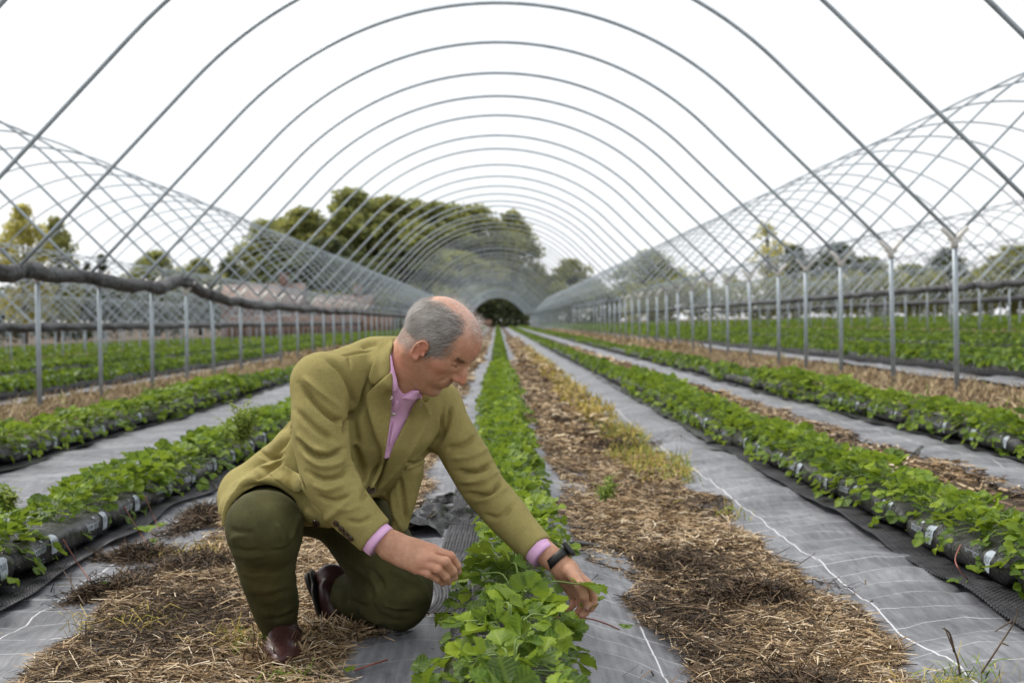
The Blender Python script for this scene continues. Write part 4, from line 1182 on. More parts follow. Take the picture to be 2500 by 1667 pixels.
# left hand: wrist from above, thumb and index pinching the runner, the other fingers curled under
body.add(econe(W(1318, 1338, 3.10), W(1385, 1392, 3.065), W(1385, 1365, 3.07) - W(1340, 1395, 3.08), (.028, .020), (.027, .020)), .012)
lm = [W(1436, 1428, 3.045), W(1427, 1440, 3.06), W(1413, 1447, 3.08), W(1398, 1450, 3.10)]
for i, (m, r) in enumerate(zip(lm, (.0135, .0135, .0130, .012))):
    body.add(rcone(W(1385 - 4 * i, 1388 + 5 * i, 3.07 + .008 * i), m, .0165, r), .02)
finger(body, [lm[0], W(1449, 1455, 3.035), W(1450, 1474, 3.030), W(1443, 1487, 3.030)], .0105, .0075)
finger(body, [lm[1], W(1438, 1474, 3.055), W(1430, 1494, 3.050), W(1420, 1502, 3.045)], .0108, .0075)
finger(body, [lm[2], W(1420, 1482, 3.075), W(1410, 1496, 3.065), W(1402, 1500, 3.058)], .0104, .0074)
finger(body, [lm[3], W(1400, 1474, 3.095), W(1391, 1485, 3.085), W(1384, 1486, 3.078)], .0092, .0066)
finger(body, [W(1392, 1396, 3.045), W(1416, 1428, 3.015), W(1426, 1456, 3.010), W(1432, 1480, 3.020)], .0145, .0085, .012)

def bounds(pts, m): pts = np.array(pts); return pts.min(0) - m, pts.max(0) + m
person = empty('person', tuple(W(690, 1545, 3.3) * A3([1, 1, 0])))
def wobj(name, me, mat, parent):
    o = obj(name, me, mat, parent)
    # vertices are in world space: undo the translations of all ancestors
    off = Vector((0, 0, 0)); q = parent
    while q is not None: off += q.location; q = q.parent
    me.transform(Matrix.Translation(-off)); return o
def root_wobj(name, me, mat, parent):
    o = obj(name, me, mat, parent); me.transform(Matrix.Translation(-person.location)); return o

def sst(a, b, x): t = np.clip((x - a) / (b - a), 0, 1); return t * t * (3 - 2 * t)
def hair_soft(q):
    """1 where short hair grows (head coordinates), fading to the bald crown, the face and the neck"""
    x, y, z = q[:, 0], q[:, 1], q[:, 2]; ay = np.abs(y)
    wob = .006 * fbm(x * 40, y * 40, z * 40)
    front = sst(.074, .038, x + wob + .45 * np.clip(.012 - z, 0, .1))
    low = sst(-.064, -.046, z + wob - .30 * np.clip(x + .065, 0, .2))
    ear = 1 - sst(.0, .008, .026 - np.abs(x - .004)) * sst(.0, .010, .022 - z) * sst(.064, .070, ay)
    jaw = 1 - sst(.022, .034, x) * sst(.004, -.008, z)
    top = sst(.036, .060, ay + wob) ; bald = sst(.066, .092, z + wob) * (1 - top) * sst(-.095, -.070, x)
    tem = sst(.042, .060, x + wob) * sst(.036, .056, z) * (1 - sst(.060, .072, ay))
    return front * low * ear * jaw * (1 - bald) * (1 - tem) * (np.abs(q) < .16).all(1)
# skin material
def mk_skin():
    m = NT('skin'); at = m.n('Attribute', attribute_name='tone'); co = m.coord()
    f = m.noise(90, 5, co, 0.7); g = m.noise(24, 4, co, 0.6)
    sp = m.n('SeparateColor'); m.set(sp.inputs[0], at.outputs['Color'])
    base = m.ramp(m.math('ADD', m.math('MULTIPLY', g, 0.7), m.math('MULTIPLY', f, 0.3)), (0.36, (0.43, 0.215, 0.13)), (0.64, (0.60, 0.335, 0.22)))
    base = m.mix(m.math('MULTIPLY', sp.outputs[0], 0.75), base, (0.56, 0.19, 0.125))        # flushed parts: ear, nose, forehead, knuckles
    base = m.mix(sp.outputs[1], base, (0.22, 0.105, 0.065))        # shaved beard shade
    base = m.mix(sp.outputs[2], base, (0.70, 0.43, 0.34))        # paler scalp and nails
    base = m.mix(m.math('MULTIPLY', at.outputs['Alpha'], 0.72), base, m.ramp(m.noise(300, 3, co, 0.7), (0.35, (0.09, 0.072, 0.06)), (0.7, (0.30, 0.265, 0.235))))   # short hair roots
    m.bs(Base_Color=base, Roughness=0.48, Normal=m.bump(f, 0.45, 0.004))
    m.b.inputs['Subsurface Weight'].default_value = 0.06
    m.b.inputs['Subsurface Radius'].default_value = (0.012, 0.004, 0.002)
    m.b.inputs['Subsurface Scale'].default_value = 0.4
    m.b.inputs['Specular IOR Level'].default_value = 0.4
    return m.m
def cloth_mat(name, lo, hi, weave=900, rough=0.9, bump=0.25, check=None, sheen=0.2, worn=0.0):
    m = NT(name); co = m.coord()
    f = m.noise(weave, 2, co, 0.6); g = m.noise(26, 5, co, 0.65); b = m.noise(520, 3, co, 0.7)
    k = m.math('ADD', m.math('ADD', m.math('MULTIPLY', f, 0.35), m.math('MULTIPLY', b, 0.45)), m.math('MULTIPLY', g, 0.20))
    c = m.ramp(k, (0.38, lo), (0.62, hi))
    if check:
        rot = m.mapping(co, (1, 1, 1), check[:3]); sx = m.n('SeparateXYZ'); m.set(sx.inputs[0], rot)
        ln = None
        for i in (0, 2):
            w = m.math('LESS_THAN', m.math('PINGPONG', sx.outputs[i], 0.033), 0.0007)
            ln = w if ln is None else m.math('MAXIMUM', ln, w)
        c = m.mix(m.math('MULTIPLY', ln, 0.10), c, tuple(x * 0.45 for x in lo))
    if worn: c = m.mix(m.math('MULTIPLY', m.ramp(m.noise(7, 4, co, 0.6), (0.45, (0, 0, 0)), (0.68, (1, 1, 1))), worn), c, tuple(x * 1.8 for x in hi))
    m.bs(Base_Color=c, Roughness=rough, Normal=m.bump(m.math('ADD', f, b), bump, 0.002))
    m.b.inputs['Sheen Weight'].default_value = sheen; m.b.inputs['Sheen Roughness'].default_value = 0.5
    m.b.inputs['Specular IOR Level'].default_value = 0.2
    return m.m
MAT['skin'] = mk_skin()
MAT['tweed'] = cloth_mat('olive_tweed', (0.205, 0.172, 0.058), (0.385, 0.330, 0.125), check=(0.35, 0.2, 0.4), sheen=0.0)
MAT['moleskin'] = cloth_mat('dark_olive_moleskin', (0.036, 0.035, 0.012), (0.080, 0.076, 0.030), sheen=0.0, worn=0.45)
MAT['pink'] = cloth_mat('pink_shirt_cotton', (0.70, 0.38, 0.65), (0.86, 0.54, 0.81), bump=0.1, rough=0.8)
MAT['leather'] = m_simple('brown_leather', (0.055, 0.022, 0.020), 0.40, var=0.35, scale=14, bump=0.15)
MAT['sole'] = m_simple('dark_sole', (0.02, 0.017, 0.015), 0.7)
MAT['horn'] = m_simple('horn_button', (0.045, 0.028, 0.018), 0.25, var=0.8, scale=120)
MAT['pearl'] = m_simple('pearl_button', (0.72, 0.66, 0.60), 0.25)
MAT['rubber'] = m_simple('black_rubber', (0.012, 0.012, 0.013), 0.5)
MAT['screen'] = m_simple('watch_glass', (0.008, 0.008, 0.009), 0.08)

# body mesh
_pts = [HO, NECK, R_SH, R_EL, R_WR, L_SH, L_EL, L_WR, W(1120, 1400, 2.93), W(1450, 1500, 3.05)]
lo, hi = bounds(_pts, .16)
V, Q = mesh_sdf(body, lo, hi, 0.0026, 'body'); V = smooth_v(V, Q, 1, 0.4)
me = mesh_np('body', V, Q)
q = W2H(V); tone = np.zeros((len(V), 4)); tone[:, 3] = 0
g3 = lambda c, r: np.exp(-(((q - A3(c)) / A3(r)) ** 2).sum(1))
near_head = (np.abs(q) < .16).all(1)
for y in (-1, 1):
    tone[:, 0] += 0.9 * g3((.002, y * .084, -.016), (.022, .012, .036)) + 0.55 * g3((.055, y * .052, -.03), (.03, .03, .025))
tone[:, 0] += 0.75 * g3((.115, 0, -.03), (.018, .02, .02)) + 0.55 * g3((.090, -.01, .05), (.03, .05, .025))
tone[:, 1] += 0.36 * g3((.06, -.04, -.075), (.045, .05, .030)) + 0.36 * g3((.06, .04, -.075), (.045, .05, .030)) + 0.3 * g3((.02, -.06, -.06), (.03, .03, .03)) + 0.22 * g3((.10, 0, -.05), (.02, .025, .012))
tone[:, 2] += 0.95 * g3((.02, 0, .105), (.085, .06, .04)) * (q[:, 0] < .07)
tone[:, 0] += 0.45 * g3((.085, 0, -.064), (.012, .02, .012)) + 0.55 * (g3((-.03, -.06, -.085), (.05, .05, .04)))
tone[:, 3] = hair_soft(q)
for m_, r_ in list(zip(mcp, [.016] * 4)) + [(W(1100, 1357, 2.915), .012), (W(1088, 1370, 2.885), .012), (W(1070, 1389, 2.885), .012), (W(1047, 1402, 2.895), .011)]:
    tone[:, 0] += 0.5 * np.exp(-(((V - m_) / r_) ** 2).sum(1))
for m_ in (W(1434, 1482, 3.012), W(1119, 1396, 2.934), W(1111, 1412, 2.906)): tone[:, 2] += 0.9 * np.exp(-(((V - m_) / .0065) ** 2).sum(1))
ca = me.color_attributes.new('tone', 'FLOAT_COLOR', 'POINT'); ca.data.foreach_set('color', np.clip(tone, 0, 1).astype(np.float32).ravel())
body_o = root_wobj('body', me, MAT['skin'], person)
BODY_V, BODY_Q = V, Q

# ------------------------------------------------------------------ jacket
jk = SDF()
c_sh, c_ch, c_be, c_pe = W(928, 938, 3.20), W(905, 1030, 3.235), W(815, 1140, 3.29), W(712, 1185, 3.43)
jk.add(econe(c_sh, c_ch, LATD, (.165, .085), (.180, .125)))
jk.add(econe(c_ch, c_be, LATD, (.180, .125), (.165, .135)), .05)
jk.add(econe(c_be, c_pe, LATD, (.165, .135), (.135, .115)), .04)
jk.add(rcone(W(905, 886, 3.17), W(788, 938, 3.06), .056, .066), .045)                 # right shoulder
jk.add(rcone(W(1000, 965, 3.24), W(1066, 992, 3.32), .05, .060), .05)                # left shoulder
jk.add(rcone(W(930, 890, 3.22), W(860, 970, 3.30), .062, .09), .05)                   # rounded upper back
def sleeve(pts, rs, end, axis, inner):
    s = SDF(); s.add(chain(pts, rs), .02); s.cut(plane(end, axis), .003)
    e = A3(end); a = A3(axis) / np.linalg.norm(axis); s.sub(rcone(e - a * .05, e + a * .05, inner, inner), .003); return s
_ra = W(951, 1333, 2.947) - W(868, 1258, 2.965); _la = W(1345, 1376, 3.085) - W(1255, 1278, 3.16)
sl_r = sleeve([R_SH, W(780, 1045, 3.02), R_EL, W(868, 1258, 2.965), W(940, 1332, 2.948)], [.069, .066, .060, .053, .0435], W(915, 1312, 2.953), _ra, .037)
sl_l = sleeve([W(1066, 992, 3.32), W(1125, 1095, 3.28), L_EL, W(1255, 1278, 3.16), W(1335, 1366, 3.085)], [.060, .058, .055, .048, .0385], W(1313, 1342, 3.104), _la, .034)
# skirt: over the hip, round the right thigh, and the two fronts
sk = SDF()
TH_A, TH_B = W(655, 1245, 3.36), W(645, 1290, 3.02); th_ax = (TH_B - TH_A) / np.linalg.norm(TH_B - TH_A)
sk.add(econe(W(735, 1160, 3.42), W(612, 1216, 3.38), LATD, (.11, .10), (.082, .080)), .04)
sk.add(rcone(TH_A + (0, 0, .010), TH_B + (0, 0, .010), .102, .102), .03)
sk.add(rcone(W(605, 1205, 3.38), W(566, 1248, 3.28), .06, .030), .04)
sk.cut(plane(W(640, 1210, 3.10), th_ax + A3([0.12, 0, 0.0])), .006)
sk.cut(plane(W(545, 1268, 3.2), A3([-0.02, 0, -1])), .006)
sk.sub(rcone(TH_A - th_ax * .1, TH_B, .089, .089), .004)
jk.add(sk, .02)
fl = SDF()
fl.add(econe(W(838, 1185, 3.16), W(790, 1258, 3.09), W(900, 1200, 3.14) - W(760, 1220, 3.16), (.085, .045), (.062, .028)), .04)
fl.sub(rcone(TH_A - th_ax * .1, TH_B, .089, .089), .004)
jk.add(fl, .035)
jk.add(econe(W(985, 1150, 3.24), W(972, 1282, 3.23), A3([1, .1, 0]), (.052, .045), (.026, .018)), .03)
jk.sub(rcone(W(920, 1252, 3.0), W(905, 1268, 3.36), .030, .058), .012)
jk.add(sl_r, .028)
jk.add(sl_l, .028)
jk.add(chain([W(950, 935, 3.06), W(930, 885, 3.09), W(934, 852, 3.16), W(968, 842, 3.23), W(1010, 880, 3.26), W(1030, 950, 3.22)], [.018, .021, .020, .020, .020, .018]), .02)
jk.sub(rcone(H2W((-.02, 0, -.03)), W(958, 935, 3.14), .056, .060), .006)
lo, hi = bounds([c_sh, c_pe, R_SH, R_EL, R_WR, L_SH, L_WR, W(540, 1270, 3.1), W(560, 1270, 3.5), W(900, 800, 3.2)], .16)
JV, JQ = mesh_sdf(jk, lo, hi, 0.0035, 'jacket'); JV = smooth_v(JV, JQ, 2, 0.5)
J_STROKES = [
    # right sleeve
    ([(900, 930), (880, 1000), (850, 1035), (842, 1060)], 9, -.010), ([(790, 870), (835, 905), (862, 960), (868, 1010)], 10, -.006),
    ([(728, 935), (770, 985), (815, 1020), (842, 1030)], 10, -.009), ([(735, 915), (785, 960), (832, 1000)], 12, .007),
    ([(722, 1000), (770, 1045), (820, 1075)], 12, -.006), ([(720, 1050), (760, 1090), (800, 1106)], 12, .006),
    ([(728, 1075), (765, 1108), (800, 1112), (842, 1094)], 8, -.010), ([(735, 1100), (775, 1135), (815, 1135), (845, 1118)], 12, .008),
    ([(748, 1150), (790, 1168), (830, 1160), (850, 1140)], 8, -.007), ([(760, 1180), (800, 1195), (845, 1180)], 11, .006), ([(775, 1210), (815, 1222), (860, 1205)], 8, -.005),
    ([(820, 1235), (850, 1245), (890, 1225)], 10, .003), ([(845, 1270), (880, 1275), (915, 1255)], 8, -.003),
    # body
    ([(705, 1030), (690, 1075), (640, 1120), (600, 1150)], 14, -.010), ([(690, 1110), (655, 1115), (630, 1100)], 9, -.008), ([(668, 1135), (640, 1140), (605, 1165)], 10, .006),
    ([(690, 1125), (650, 1150), (622, 1172)], 7, -.006), ([(560, 1190), (610, 1172), (680, 1180), (740, 1225)], 12, .006), ([(585, 1192), (640, 1186), (700, 1205)], 6, -.002),
    ([(862, 1080), (880, 1130), (895, 1180)], 12, -.007), ([(850, 1120), (872, 1165), (880, 1205)], 12, .006), ([(860, 990), (868, 1050), (875, 1090)], 14, -.006),
    ([(930, 1130), (905, 1180), (880, 1230)], 9, -.005), ([(855, 1215), (820, 1250), (790, 1270)], 14, .006),
    ([(1082, 1000), (1075, 1060), (1040, 1112), (1010, 1140)], 8, -.008), ([(1058, 1112), (1020, 1130), (985, 1128)], 5, -.004), ([(1105, 985), (1090, 1040), (1062, 1095)], 8, -.006),
    # left sleeve
    ([(1085, 1095), (1130, 1085), (1170, 1060)], 9, -.006), ([(1095, 1120), (1150, 1115), (1195, 1090)], 10, .006), ([(1110, 1150), (1160, 1150), (1205, 1130)], 8, -.010),
    ([(1120, 1175), (1180, 1175), (1218, 1150)], 9, .010), ([(1135, 1205), (1190, 1205), (1225, 1170)], 7, -.009), ([(1150, 1225), (1200, 1215), (1240, 1185)], 10, .005), ([(1180, 1255), (1215, 1262), (1262, 1225)], 9, -.004),
    ([(880, 850), (905, 840), (930, 838)], 12, -.004), ([(930, 1215), (955, 1190), (975, 1170)], 8, -.006),
    ([(975, 1160), (985, 1220), (1000, 1290)], 9, -.006), ([(955, 1200), (962, 1250), (985, 1300)], 8, .005),
]
J_STROKES += [([(832, 868), (870, 862), (910, 858)], 3, -.003), ([(932, 1150), (920, 1180), (903, 1205)], 5, -.005), ([(850, 870), (856, 900)], 4, -.003)]
JV = strokes(JV, JQ, [(a, r * .62, h * (1.0 if h < 0 else .55)) for a, r, h in J_STROKES], 2.5)
_n = vnormals(JV, JQ); JV = JV + _n * (0.0022 * fbm(JV[:, 0] * 16, JV[:, 1] * 16, JV[:, 2] * 13))[:, None]
JV = smooth_v(JV, JQ, 1, 0.5)
jacket = root_wobj('jacket', mesh_np('jacket', JV, JQ), MAT['tweed'], person)

# ------------------------------------------------------------------ trousers
tr = SDF()
tr.add(ellip(W(730, 1200, 3.44), (.15, .13, .115)))
tr.add(rcone(TH_A, TH_B, .086, .0825), .03)
tr.add(chain([TH_B, W(653, 1400, 3.14), W(672, 1480, 3.26)], [.082, .068, .054]), .03)
cuff_r = SDF(); cuff_r.add(rcone(W(668, 1455, 3.22), W(688, 1555, 3.315), .053, .043)); cuff_r.cut(plane(W(688, 1546, 3.30), A3([.1, .35, -1])), .004)
cuff_r.sub(rcone(W(680, 1510, 3.29), W(690, 1600, 3.36), .036, .036), .004)
tr.add(cuff_r, .02)
tr.add(rcone(W(840, 1210, 3.48), W(972, 1432, 3.27), .115, .086), .05)
tr.add(rcone(W(972, 1438, 3.27), W(985, 1478, 3.28), .080, .056), .03)
tr.add(chain([W(965, 1450, 3.29), W(885, 1455, 3.40), W(826, 1445, 3.50)], [.080, .066, .048]), .03)
lo, hi = bounds([W(720, 1180, 3.44), TH_A, TH_B, W(684, 1560, 3.32), W(800, 1440, 3.52), W(972, 1500, 3.27)], .19)
TV_, TQ_ = mesh_sdf(tr, lo, hi, 0.0045, 'trousers'); TV_ = smooth_v(TV_, TQ_, 2, 0.5)
T_STROKES = [
    ([(560, 1290), (590, 1300), (620, 1298)], 7, -.007), ([(562, 1320), (580, 1308), (610, 1306)], 8, .005), ([(730, 1275), (715, 1320), (690, 1340), (650, 1344)], 5, -.006), ([(724, 1290), (700, 1328), (660, 1334)], 6, .004), ([(560, 1335), (600, 1345), (640, 1340)], 5, -.005), ([(562, 1352), (605, 1360), (660, 1352)], 6, .004), ([(705, 1370), (690, 1392), (650, 1400)], 6, -.004), ([(585, 1395), (620, 1405), (660, 1400)], 6, .003),
    ([(672, 1275), (688, 1300), (700, 1330)], 9, .008), ([(735, 1250), (722, 1290), (712, 1325)], 9, .006), ([(620, 1430), (650, 1440), (700, 1430)], 10, .006), ([(610, 1455), (650, 1462), (705, 1440)], 8, -.007),
    ([(640, 1490), (680, 1495), (718, 1478)], 9, .006), ([(640, 1508), (680, 1512), (722, 1490)], 6, -.007), ([(650, 1470), (665, 1500), (668, 1530)], 7, -.004),
    ([(884, 1405), (902, 1430), (908, 1462)], 5, -.006), ([(896, 1395), (916, 1425), (922, 1455)], 5, .004), ([(905, 1385), (930, 1415), (938, 1440)], 4, -.004), ([(848, 1384), (875, 1411), (890, 1440)], 5, -.005), ([(860, 1378), (888, 1400), (900, 1425)], 5, .004), ([(943, 1480), (975, 1495), (1010, 1492)], 5, -.004), ([(930, 1470), (960, 1484), (1000, 1480)], 5, .003), ([(915, 1500), (945, 1514), (985, 1516)], 4, -.003), ([(950, 1392), (985, 1405), (1015, 1430)], 8, .003),
    ([(905, 1470), (925, 1500), (960, 1510)], 7, -.004), ([(850, 1460), (880, 1475), (905, 1480)], 6, -.004), ([(1000, 1390), (1030, 1430), (1040, 1480)], 12, .005),
    ([(880, 1480), (905, 1505), (940, 1522)], 8, .005), ([(810, 1420), (840, 1440), (845, 1480)], 8, -.005), ([(790, 1395), (800, 1440), (815, 1480)], 7, .004),
]
TV_ = strokes(TV_, TQ_, [(a, r * .8, h * (1.0 if min(q[1] for q in a) > 1370 and min(q[0] for q in a) > 780 else .5)) for a, r, h in T_STROKES], 1.8)
_n = vnormals(TV_, TQ_); TV_ = TV_ + _n * (0.0028 * fbm(TV_[:, 0] * 15, TV_[:, 1] * 15, TV_[:, 2] * 15))[:, None]
TV_ = smooth_v(TV_, TQ_, 1, 0.5)
trousers = root_wobj('trousers', mesh_np('trousers', TV_, TQ_), MAT['moleskin'], person)

# ------------------------------------------------------------------ boots
def boot(toe, ball, heel, ankle, lat, parent_name='boot'):
    toe, ball, heel, ankle, lat = map(A3, (toe, ball, heel, ankle, lat)); lat = lat / np.linalg.norm(lat)
    fw = (toe - heel) / np.linalg.norm(toe - heel); up = np.cross(lat, fw); up = up if up.dot(ankle - heel) > 0 else -up
    R = np.stack([fw, lat, up], 1)
    s = SDF(); s.add(ellip(ball + up * .024, (.084, .036, .027), R)); s.add(ellip(toe - fw * .040 + up * .018, (.050, .031, .020), R), .02)
    s.add(ellip(heel + fw * .03 + up * .045, (.042, .031, .045), R), .03); s.add(rcone(heel + fw * .055 + up * .06, ankle, .034, .036), .03)
    s.add(rcone(ball + up * .035, ankle - up * .02, .024, .034), .03)
    s.cut(plane(heel, -up), .004)
    lo, hi = bounds([toe, heel, ankle], .09); V, Q = mesh_sdf(s, lo, hi, .0035, 'boot'); V = smooth_v(V, Q, 2)
    n = vnormals(V, Q); al = (V - heel) @ fw; V = V + n * (0.0025 * np.sin(al * 170 + 2 * vnoise(V[:, 0] * 20, V[:, 1] * 20, V[:, 2] * 20)) * np.exp(-((al - .16) / .05) ** 2))[:, None]
    b = root_wobj('boot', mesh_np('boot', V, Q), MAT['leather'], person)
    so = SDF(); so.add(ellip(ball + up * .0, (.083, .039, .030), R)); so.add(ellip(toe - fw * .046, (.052, .035, .028), R), .02); so.add(ellip(heel + fw * .032, (.044, .032, .03), R), .03)
    so.cut(plane(heel + up * .003, up), .002); so.cut(plane(heel - up * .007, -up), .002)
    V, Q = mesh_sdf(so, *bounds([toe, heel], .08), .0035, 'sole')
    hl = MB(); 
    o = obj('sole', mesh_np('sole', V, Q), MAT['sole'], b); o.data.transform(Matrix.Translation(-person.location))
    h = SDF(); h.add(ellip(heel + fw * .032, (.042, .031, .05), R)); h.cut(plane(heel - up * .011, up), .002); h.cut(plane(heel - up * .026, -up), .002)
    V, Q = mesh_sdf(h, *bounds([heel], .09), .0035, 'heel'); o = obj('heel', mesh_np('heel', V, Q), MAT['sole'], b); o.data.transform(Matrix.Translation(-person.location))
    return b
# right foot flat on the straw, toe towards the camera; left foot behind, on its toes
boot(W(703, 1640, 3.08) + A3([0, 0, .014]), W(692, 1600, 3.20) + A3([0, 0, .012]), W(672, 1560, 3.39) + A3([0, 0, .028]), W(682, 1520, 3.335), A3([1, -.1, 0]))
boot(W(806, 1552, 3.44), W(800, 1505, 3.45), W(772, 1402, 3.50), W(826, 1435, 3.50), A3([.1, 1, .1]))

# ------------------------------------------------------------------ flat pieces of clothing that lie on the surfaces
from mathutils import geometry as mgeo
def bvh_of(parts):
    vs, fs, n = [], [], 0
    for V, Q in parts: vs.append(V); fs.append(Q + n); n += len(V)
    return BVHTree.FromPolygons(np.vstack(vs).tolist(), np.vstack(fs).tolist())
BV_J = bvh_of([(JV, JQ)]); BV_ALL = bvh_of([(JV, JQ), (BODY_V, BODY_Q)])
def ray_depth(bv, u, v):
    d = C2W @ A3([(u - 1250) / FPX, (833.5 - v) / FPX, -1.0]); d /= np.linalg.norm(d)
    hit = bv.ray_cast(Vector(CAM), Vector(d)); return (hit[3] if hit[0] is not None else None), d
def patch(name, poly, mat, bv=None, lift=.004, thick=.004, step=6, smooth=14, parent=None, tension=None, roll_edge=None, lift_fn=None, spline=True):
    """piece of cloth bounded by a photo outline, laid on the surface behind it and given thickness"""
    bv = bv or BV_J
    pl = np.array(poly, float); n = len(pl)
    b = []
    for i in range(n):
        a, c = pl[i], pl[(i + 1) % n]; k = max(1, int(np.linalg.norm(c - a) / step)); b += [a + (c - a) * t / k for t in range(k)]
    b = np.array(b)
    if spline:
        for _ in range(2): b = 0.25 * np.roll(b, 1, 0) + 0.5 * b + 0.25 * np.roll(b, -1, 0)
    g = np.stack(np.meshgrid(np.arange(b[:, 0].min(), b[:, 0].max(), step), np.arange(b[:, 1].min(), b[:, 1].max(), step)), -1).reshape(-1, 2)
    x, y = g[:, 0], g[:, 1]; ins = np.zeros(len(g), bool)
    for i in range(len(b)):
        a, c = b[i], b[(i + 1) % len(b)]
        ins ^= ((a[1] > y) != (c[1] > y)) & (x < (c[0] - a[0]) * (y - a[1]) / (c[1] - a[1] + 1e-12) + a[0])
    dist = np.full(len(g), 1e9)
    for i in range(len(b)):
        a, c = b[i], b[(i + 1) % len(b)]; ab = c - a; t = np.clip(((g - a) @ ab) / (ab @ ab + 1e-9), 0, 1); dist = np.minimum(dist, np.linalg.norm(g - a - t[:, None] * ab, axis=1))
    g = g[ins & (dist > step * 0.55)]; pts = np.vstack([b, g])
    edges = [(i, (i + 1) % len(b)) for i in range(len(b))]
    r = mgeo.delaunay_2d_cdt([Vector(p) for p in pts], edges, [list(range(len(b)))], 1, 1e-4)
    pv = np.array([v[:] for v in r[0]]); F = [f for f in r[2] if len(f) == 3]
    dep, dirs = [], []
    for u, v in pv:
        t, d = ray_depth(bv, u, v); dep.append(np.nan if t is None else t); dirs.append(d)
    dep, dirs = np.array(dep), np.array(dirs); ok = ~np.isnan(dep)
    for i in np.nonzero(~ok)[0]: dep[i] = dep[ok][np.argmin(((pv[ok] - pv[i]) ** 2).sum(1))]
    F = np.array(F); e = np.vstack([F[:, [0, 1]], F[:, [1, 2]], F[:, [2, 0]]]); e = np.vstack([e, e[:, ::-1]])
    base = dep.copy(); cnt = np.bincount(e[:, 0], minlength=len(pv)) + 1e-9
    for _ in range(smooth): dep = np.minimum(0.4 * dep + 0.6 * np.bincount(e[:, 0], dep[e[:, 1]], minlength=len(pv)) / cnt, base)
    ed = np.full(len(pv), 1e9)
    for i in range(len(b)):
        a, c = b[i], b[(i + 1) % len(b)]; ab = c - a; t = np.clip(((pv - a) @ ab) / (ab @ ab + 1e-9), 0, 1); ed = np.minimum(ed, np.linalg.norm(pv - a - t[:, None] * ab, axis=1))
    lf = lift * np.ones(len(pv))
    if lift_fn is not None: lf = lf + np.array([lift_fn(u, v) for u, v in pv])
    top = CAM + dirs * (dep - lf - thick * np.sqrt(np.clip(ed / 4.0, 0.30, 1)))[:, None]; bot = CAM + dirs * (dep - lf + .001)[:, None]
    nrm = np.cross(top[F[:, 1]] - top[F[:, 0]], top[F[:, 2]] - top[F[:, 0]]); fl = ((CAM - top[F[:, 0]]) * nrm).sum(1) < 0
    F[fl] = F[fl][:, ::-1]
    cnt_e = {}
    for f in F:
        for i in range(3): cnt_e[(f[i], f[(i + 1) % 3])] = 1
    side = [(a, c) for (a, c) in cnt_e if (c, a) not in cnt_e]; m = len(pv)
    S = np.array([[a, a + m, c + m, c] for a, c in side])
    V = np.vstack([top, bot]); T = np.vstack([F, F[:, ::-1] + m])
    me = mesh_np(name, V, [S, T]); o = obj(name, me, mat, parent or jacket); me.transform(Matrix.Translation(-person.location))
    return o
z1 = lambda pts: [(500 + x / 2.614, 700 + y / 2.614) for x, y in pts]
z2 = lambda pts: [(900 + x / 3.92, 700 + y / 3.92) for x, y in pts]
# shirt front and collar
shirt = patch('shirt', [(957, 852), (955, 900), (932, 950), (922, 1010), (932, 1080), (936, 1122), (955, 1115), (985, 1078), (1012, 1030), (1030, 985), (1030, 958), (1010, 950), (985, 965), (970, 940), (958, 880)], MAT['pink'], BV_ALL, .002, .004, parent=person, smooth=30)
patch('collar', z2([(206, 630), (214, 840), (226, 1018), (288, 992), (272, 890), (240, 770), (216, 655)]), MAT['pink'], BV_ALL, .012, .004, parent=shirt)
patch('collar', z2([(286, 1074), (340, 1058), (405, 1090), (466, 1082), (498, 986), (462, 984), (400, 1022), (335, 1046)]), MAT['pink'], BV_ALL, .013, .004, parent=shirt)
patch('placket', z2([(228, 1110), (272, 1075), (300, 1085), (270, 1300), (215, 1500), (190, 1545), (205, 1440), (228, 1280)]), MAT['pink'], BV_ALL, .0075, .002, parent=shirt)
# lapels
lf = lambda u, v: .006 * math.exp(-((v - 1020) / 90.0) ** 2)
patch('lapel', [(960, 905), (957, 960), (955, 1010), (944, 1085), (932, 1150), (908, 1196), (900, 1190), (930, 1130), (931, 1100), (915, 1063), (894, 990), (892, 966), (911, 945), (945, 915)], MAT['tweed'], BV_ALL, .011, .006, lift_fn=lf, smooth=40)
patch('lapel_collar', [(962, 826), (950, 824), (925, 836), (912, 880), (898, 926), (911, 943), (945, 918), (958, 905), (953, 870)], MAT['tweed'], BV_ALL, .007, .006, smooth=30)
patch('lapel', [(1026, 968), (1040, 985), (1057, 1012), (1050, 1030), (1020, 1085), (985, 1140), (935, 1192), (916, 1200), (940, 1140), (962, 1085), (992, 1024), (1012, 985)], MAT['tweed'], BV_ALL, .011, .006, lift_fn=lf, smooth=40)
patch('lapel_collar', [(1026, 950), (1050, 962), (1054, 972), (1038, 986), (1024, 976), (1018, 966)], MAT['tweed'], BV_J, .010, .004)
# hip pocket flap, breast pocket welt
patch('pocket_flap', z1([(408, 1192), (500, 1132), (612, 1200), (640, 1285), (605, 1314), (570, 1314)]), MAT['tweed'], BV_J, .003, .0035, smooth=6, spline=False)
patch('breast_pocket', [(985, 1140), (1010, 1132), (1040, 1119), (1042, 1128), (1012, 1142), (988, 1150)], MAT['tweed'], BV_J, .002, .003)
